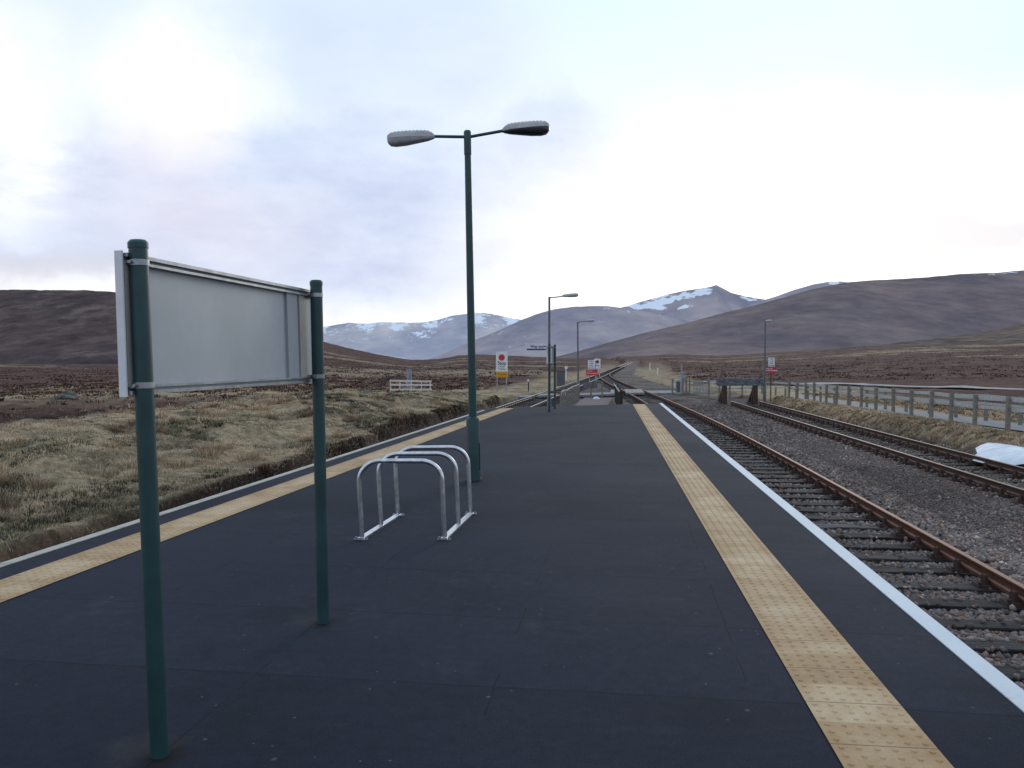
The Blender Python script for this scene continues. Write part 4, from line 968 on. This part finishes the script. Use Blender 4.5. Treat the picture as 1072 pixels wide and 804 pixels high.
def notice(x, y, z, label, wy, wt, wb, rt, rb, ww, rw, posts, postmat, text_white):
    t = thing('warning_sign', (x, y, z), label, 'sign', 'warning signs at the end of the platform')
    mb = MB(); mb.box((wy, 0, (wt+wb)/2-z), (ww, .02, wt-wb), bev=.006); wbd = mb.build('white_plate', M['white'], t)
    mb = MB(); mb.box((0, -.003, (rt+rb)/2-z), (rw, .02, rt-rb), bev=.006); rbd = mb.build('red_plate', M['red'], t)
    n = len(text_white); h = (wt-wb)
    for i_, s in enumerate(text_white): textmesh('lettering', s, h*.20, M['black'], wbd, (wy, -.0125, wt-z-h*(.13+.245*i_)), bold=.0025, sx=.9)
    textmesh('lettering', 'Warning', .10, M['white'], rbd, (-rw*.18, -.0155, rt-z-.10), bold=.001)
    textmesh('lettering', 'Do not trespass', .115, M['white'], rbd, (0, -.0155, rb-z+.15), bold=.003, sx=.92)
    for p in posts:
        mb = MB(); mb.tube([(p, .035, -.1), (p, .035, wt-z-.04)], .03, 8); mb.build('post', M[postmat], t, True)
T4 = ['Stop', 'Look', 'Listen', 'for trains']
notice((619.5-536)/F*57, 57, -.95, 'red and white warning sign facing the platform from the ground beyond the ramp', -.03, zpx(377, 57), zpx(386.6, 57), zpx(386.9, 57), zpx(393, 57), .48, .80, (-.16, .26), 'zinc', T4)
notice((807.3-536)/F*46.5, 46.5, -.85, 'red and white warning sign on a dark post behind the buffer stop', .01, zpx(374.5, 46.5), zpx(383.8, 46.5), zpx(384.1, 46.5), zpx(390.5, 46.5), .36, .57, (.0,), 'dark_wood', T4)
t = thing('stop_board', ((625.3-536)/F*59.5, 59.5, -.95), 'small white board with dark red disc standing behind the warning sign past the ramp', 'sign')
c0 = zpx(386, 59.5)+.95; c1 = zpx(375.6, 59.5)+.95
mb = MB(); mb.box((0, 0, (c0+c1)/2), (.45, .02, c1-c0), bev=.006); mb.build('board', M['white'], t)
mb = MB(); oct_(mb, -.0, c1-.22, .125, -.0125); mb.build('red_octagon', M['dkred'], t)
textmesh('lettering', 'Stop', .16, M['black'], t, (0, -.0125, c1-.47), bold=.002)
mb = MB(); mb.tube([(-.03, .04, 0), (-.03, .04, c1+.17)], .03, 8); mb.build('post', M['zinc'], t, True)
# lineside odds
t = thing('equipment_cabinet', ((587-536)/F*78, 78, -1.0), 'dark grey lineside cabinet half hidden behind the far green sign poles', 'cabinet')
mb = MB(); mb.box((0, 0, .68), (.78, .5, 1.36), bev=.02); mb.build('body', M['cabinet'], t)
mb = MB(); mb.box((0, 0, 1.385), (.86, .58, .05)); mb.build('lid', M['cabinet'], t)
t = thing('marker_post', ((592.6-536)/F*88, 88, -.98), 'white lineside post with round head beside the running line', 'post')
mb = MB(); mb.tube([(0, 0, 0), (0, 0, 1.45)], .06, 8); mb.build('post', M['white'], t, True)
mb = MB(); mb.tube([(0, -.04, 1.58), (0, .04, 1.58)], .17, 14); mb.build('disc', M['white'], t, True)
t = thing('marker_post', ((553.3-536)/F*60, 60, -.95), 'thin wooden stake with white top on gravel near the stop board', 'post')
mb = MB(); mb.box((0, 0, .40), (.08, .08, .8)); mb.build('stake', M['dark_wood'], t)
mb = MB(); mb.box((-.02, 0, .88), (.15, .09, .17), bev=.02); mb.build('top', M['white'], t)
for (px_, py_, Yd, lab, hh) in ((680.4, 377, 170, 'slim white post on the skyline right of the far line', 1.5), (688.5, 386, 120, 'slim pale stake in heather right of the far line', 1.0)):
    x = (px_-536)/F*Yd; z = gz(x, Yd)
    t = thing('marker_post', (x, Yd, z), lab, 'post')
    mb = MB(); mb.box((0, 0, hh/2), (.16, .12, hh)); mb.build('post', M['white'], t)
    mb = MB(); mb.box((0, -.01, hh+.06), (.20, .16, .12), taper=.6); mb.build('post_cap', M['white'], t)

# ------------------------------------------------------------------ snow, rocks
def blob(name, pts, z, hgt, mat, seed, n=30):
    P = [Vector((*p, 0)) for p in pts]; c = sum(P, Vector())/len(P); ring = []
    m_ = len(P)
    for k in range(m_*5):
        i_ = k//5; f_ = (k % 5)/5
        p0, p1, p2, p3 = P[(i_-1) % m_], P[i_], P[(i_+1) % m_], P[(i_+2) % m_]
        q = .5*((2*p1)+(p2-p0)*f_+(2*p0-5*p1+4*p2-p3)*f_*f_+(3*p1-p0-3*p2+p3)*f_**3); ring.append(q)
    V = []; Fs = []; K = 12; R = len(ring)
    for s in range(K+1):
        f_ = 1-s/K
        for q in ring:
            p = c+(q-c)*(f_*(1+.05*math.sin(q.x*9+seed)*f_)); h = gz(p.x, p.y) if f_ > .98 else 0
            nz = float(fbm(np.array([p.x*2.]), np.array([p.y*2.]), 3, seed)[0])
            V.append((p.x, p.y, z(p.x, p.y)+hgt*(1-f_**3)+.04*nz*(1-f_)-(.05 if s == 0 else 0)))
    Fs = [(s*R+k, s*R+(k+1) % R, (s+1)*R+(k+1) % R, (s+1)*R+k) for s in range(K) for k in range(R)]
    return MB().add(V, Fs).build(name, mat, None, True)
sp_ = [at(px_, py_, -.68).xy for px_, py_ in ((1017, 471), (1040, 461), (1068, 457.5), (1110, 458), (1150, 470), (1170, 484), (1110, 484), (1062, 479), (1032, 477))]
sp_ = [Vector((max(p.x, xS(p.y)+.75+.10), p.y)) for p in sp_]
o = blob('snow_patch', [tuple(p) for p in sp_], lambda x, y: -.84+.20*float(sst(x-(xS(y)+.75), 0, .9)), .05, M['snow'], 3)
tag(o, 'patch of old white snow lying on the verge beside the siding at the right edge', 'snow')
o = blob('snow_patch', [(4.25, 43.2), (4.5, 43.1), (4.65, 43.4), (4.4, 43.6)], lambda x, y: rz_(y)+.01, .12, M['snow'], 5)
tag(o, 'tiny lump of snow left on the foot of the ramp', 'snow')
def rock(px_, py_, w, h, label, zo=-.75):
    p = at(px_, py_, zo); z = gz(p.x, p.y)
    bm = bmesh.new(); bmesh.ops.create_icosphere(bm, subdivisions=4, radius=1)
    for v in bm.verts:
        n_ = float(fbm(np.array([v.co.x*1.4+px_]), np.array([v.co.y*1.4+v.co.z]), 4, 2)[0])
        f_ = 1+.38*n_; v.co = Vector((v.co.x*w*.5*f_, v.co.y*w*.4*f_, max(v.co.z, -.3)*h*f_))
    me = bpy.data.meshes.new('boulder'); bm.to_mesh(me); bm.free(); me.materials.append(M['stone'])
    o = link('boulder', me); o.location = (p.x, p.y, z+h*.1); tag(o, label, 'rock', 'grey boulders in the peat hollow'); return o
rock(72, 423, 1.15, .40, 'broad grey lichened boulder at the left edge of the dark peat hollow', -1.1)
rock(100, 441, .95, .32, 'low pale boulder just left of the sign pole in the hollow', -1.1)
rock(121, 437, .85, .38, 'rounded boulder nearest the white end of the name board', -1.1)
rock(96, 448, .35, .16, 'smallest grey rock in front of the other boulders', -1.1)
rock(385, 411, .55, .16, 'small pale rock on the moor left of the white fence panel', -.9)

# ------------------------------------------------------------------ sky and light
SUN_EL = math.radians(14); SUN_AZ = math.radians(20)      # azimuth from +Y towards +X
w = bpy.data.worlds.new('World'); sc.world = w; w.use_nodes = True; nt = w.node_tree
bg = nt.nodes['Background']; bg.inputs['Strength'].default_value = .1
skyn = nt.nodes.new('ShaderNodeTexSky'); skyn.sky_type = 'NISHITA'; skyn.sun_disc = False; skyn.sun_elevation = SUN_EL; skyn.sun_rotation = SUN_AZ
co = N(nt, 'ShaderNodeTexCoord').outputs['Generated']
def dirv(px, py):
    v = Vector((px-536, F, 376-py)).normalized(); return v
def spot(px, py, rad, soft=.5, sx_=1.0, sz_=1.0):
    # soft disc of sky around a direction, optionally squashed
    d = dirv(px, py)
    s = N(nt, 'ShaderNodeVectorMath', operation='SUBTRACT'); lk(nt, wco, s.inputs[0]); s.inputs[1].default_value = d
    m_ = N(nt, 'ShaderNodeVectorMath', operation='MULTIPLY'); lk(nt, s.outputs[0], m_.inputs[0]); m_.inputs[1].default_value = (1/sx_, 1, 1/sz_)
    l = N(nt, 'ShaderNodeVectorMath', operation='LENGTH'); lk(nt, m_.outputs[0], l.inputs[0])
    mr = N(nt, 'ShaderNodeMapRange', interpolation_type='SMOOTHSTEP'); lk(nt, l.outputs['Value'], mr.inputs['Value'])
    mr.inputs['From Min'].default_value = rad; mr.inputs['From Max'].default_value = rad*soft; mr.inputs['To Min'].default_value = 0; mr.inputs['To Max'].default_value = 1
    return mr.outputs[0]
# warp the direction a little so that cloud edges are ragged
nz = N(nt, 'ShaderNodeTexNoise', Scale=3.2, Detail=6.0, Roughness=.6); lk(nt, co, nz.inputs['Vector'])
w1 = N(nt, 'ShaderNodeVectorMath', operation='SUBTRACT'); lk(nt, nz.outputs['Color'], w1.inputs[0]); w1.inputs[1].default_value = (.5, .5, .5)
w2 = N(nt, 'ShaderNodeVectorMath', operation='SCALE'); lk(nt, w1.outputs[0], w2.inputs[0]); w2.inputs['Scale'].default_value = .20
w3 = N(nt, 'ShaderNodeVectorMath', operation='ADD'); lk(nt, co, w3.inputs[0]); lk(nt, w2.outputs[0], w3.inputs[1]); wco = w3.outputs[0]
mpz = N(nt, 'ShaderNodeMapping'); mpz.inputs['Scale'].default_value = (1, 1, 2.6); lk(nt, co, mpz.inputs['Vector'])
cl = noise(nt, mpz.outputs[0], 2.6, 8, .58); cl2 = noise(nt, mpz.outputs[0], 6.5, 7, .6)
sz = N(nt, 'ShaderNodeSeparateXYZ'); lk(nt, co, sz.inputs[0])
K = 10.0   # colours below are display values; background strength is .1
def kc(r, g, b): return (r*K, g*K, b*K)
base = mixc(nt, ramp(nt, sz.outputs['Z'], [(.0, 0.0), (.30, .30), (.55, 1.0)]), kc(1.12, 1.12, 1.14), kc(.64, .88, 1.08))
cy = spot(1000, 20, .50, .2, 1.1, .9)
c = mixc(nt, cy, base, kc(.80, 1.06, 1.10))
c = mixc(nt, math_(nt, 'MULTIPLY', ramp(nt, cl, [(.42, 0.0), (.62, 1.0)]), .35), c, kc(.88, .93, 1.04))
grey = mixc(nt, ramp(nt, cl2, [(.35, 0.0), (.65, 1.0)]), kc(.56, .64, .89), kc(.76, .85, 1.05))
m1 = spot(290, 215, .47, .60, 1.0, .29)
m2 = spot(575, 185, .16, .35, .85, .8)
m3 = spot(170, 265, .40, .6, 1.0, .14)
mk = math_(nt, 'MAXIMUM', math_(nt, 'MAXIMUM', m1, m2), m3)
mk = math_(nt, 'MULTIPLY', mk, ramp(nt, cl, [(.30, .72), (.52, 1.0)]))
m4 = spot(400, 60, .22, .2, 1.1, .6); mk = math_(nt, 'MAXIMUM', mk, math_(nt, 'MULTIPLY', m4, .7))
c = mixc(nt, math_(nt, 'MULTIPLY', mk, .92), c, grey)
tp = spot(330, 20, .42, .2, 1.0, .5)
c = mixc(nt, math_(nt, 'MULTIPLY', tp, .5), c, kc(.78, .92, 1.06))
br = math_(nt, 'MAXIMUM', spot(185, 95, .13, .1, 1.0, .9), spot(5, 110, .17, .2, .6, 1.1)); br = math_(nt, 'MULTIPLY', br, ramp(nt, cl2, [(.30, .45), (.5, 1.0)]))
c = mixc(nt, math_(nt, 'MULTIPLY', br, .85), c, kc(1.25, 1.25, 1.28))
pk = math_(nt, 'MAXIMUM', spot(185, 165, .12, .1, 1.0, .9), spot(230, 240, .20, .1, 1.1, .5)); c = mixc(nt, math_(nt, 'MULTIPLY', pk, .32), c, kc(1.0, .86, .90))
gl = spot(820, 240, .42, .25, 1.2, .42); c = mixc(nt, math_(nt, 'MULTIPLY', gl, .9), c, kc(1.25, 1.22, 1.22))
hz = spot(800, 295, .10, .2, 1.6, .22); c = mixc(nt, math_(nt, 'MULTIPLY', hz, .5), c, kc(.93, .84, .87))
hz = spot(1040, 268, .16, .3, 1.2, .18); c = mixc(nt, math_(nt, 'MULTIPLY', hz, .75), c, kc(.74, .74, .84))
hb = spot(0, 296, .30, .2, 1.0, .10); c = mixc(nt, math_(nt, 'MULTIPLY', hb, .8), c, kc(.74, .74, .84))
# sky behind the camera: dull blue-grey overcast
rear = ramp(nt, sz.outputs['Y'], [(.0, 1.0), (.45, 0.0)])
c = mixc(nt, math_(nt, 'MULTIPLY', rear, .85), c, kc(.64, .72, .88))
c = mixc(nt, .93, skyn.outputs['Color'], c)
lk(nt, c, bg.inputs['Color'])
sd_ = bpy.data.lights.new('sun', 'SUN'); sd_.energy = .5; sd_.angle = math.radians(14); sd_.color = (1, .93, .85)
so = bpy.data.objects.new('sun', sd_); COL.objects.link(so)
sv = Vector((math.sin(SUN_AZ)*math.cos(SUN_EL), math.cos(SUN_AZ)*math.cos(SUN_EL), math.sin(SUN_EL)))
so.rotation_euler = (-sv).to_track_quat('-Z', 'Y').to_euler(); so.location = (0, -5, 12)
sc.view_settings.view_transform = 'Standard'; sc.view_settings.look = 'None'; sc.view_settings.exposure = 0; sc.view_settings.gamma = 1
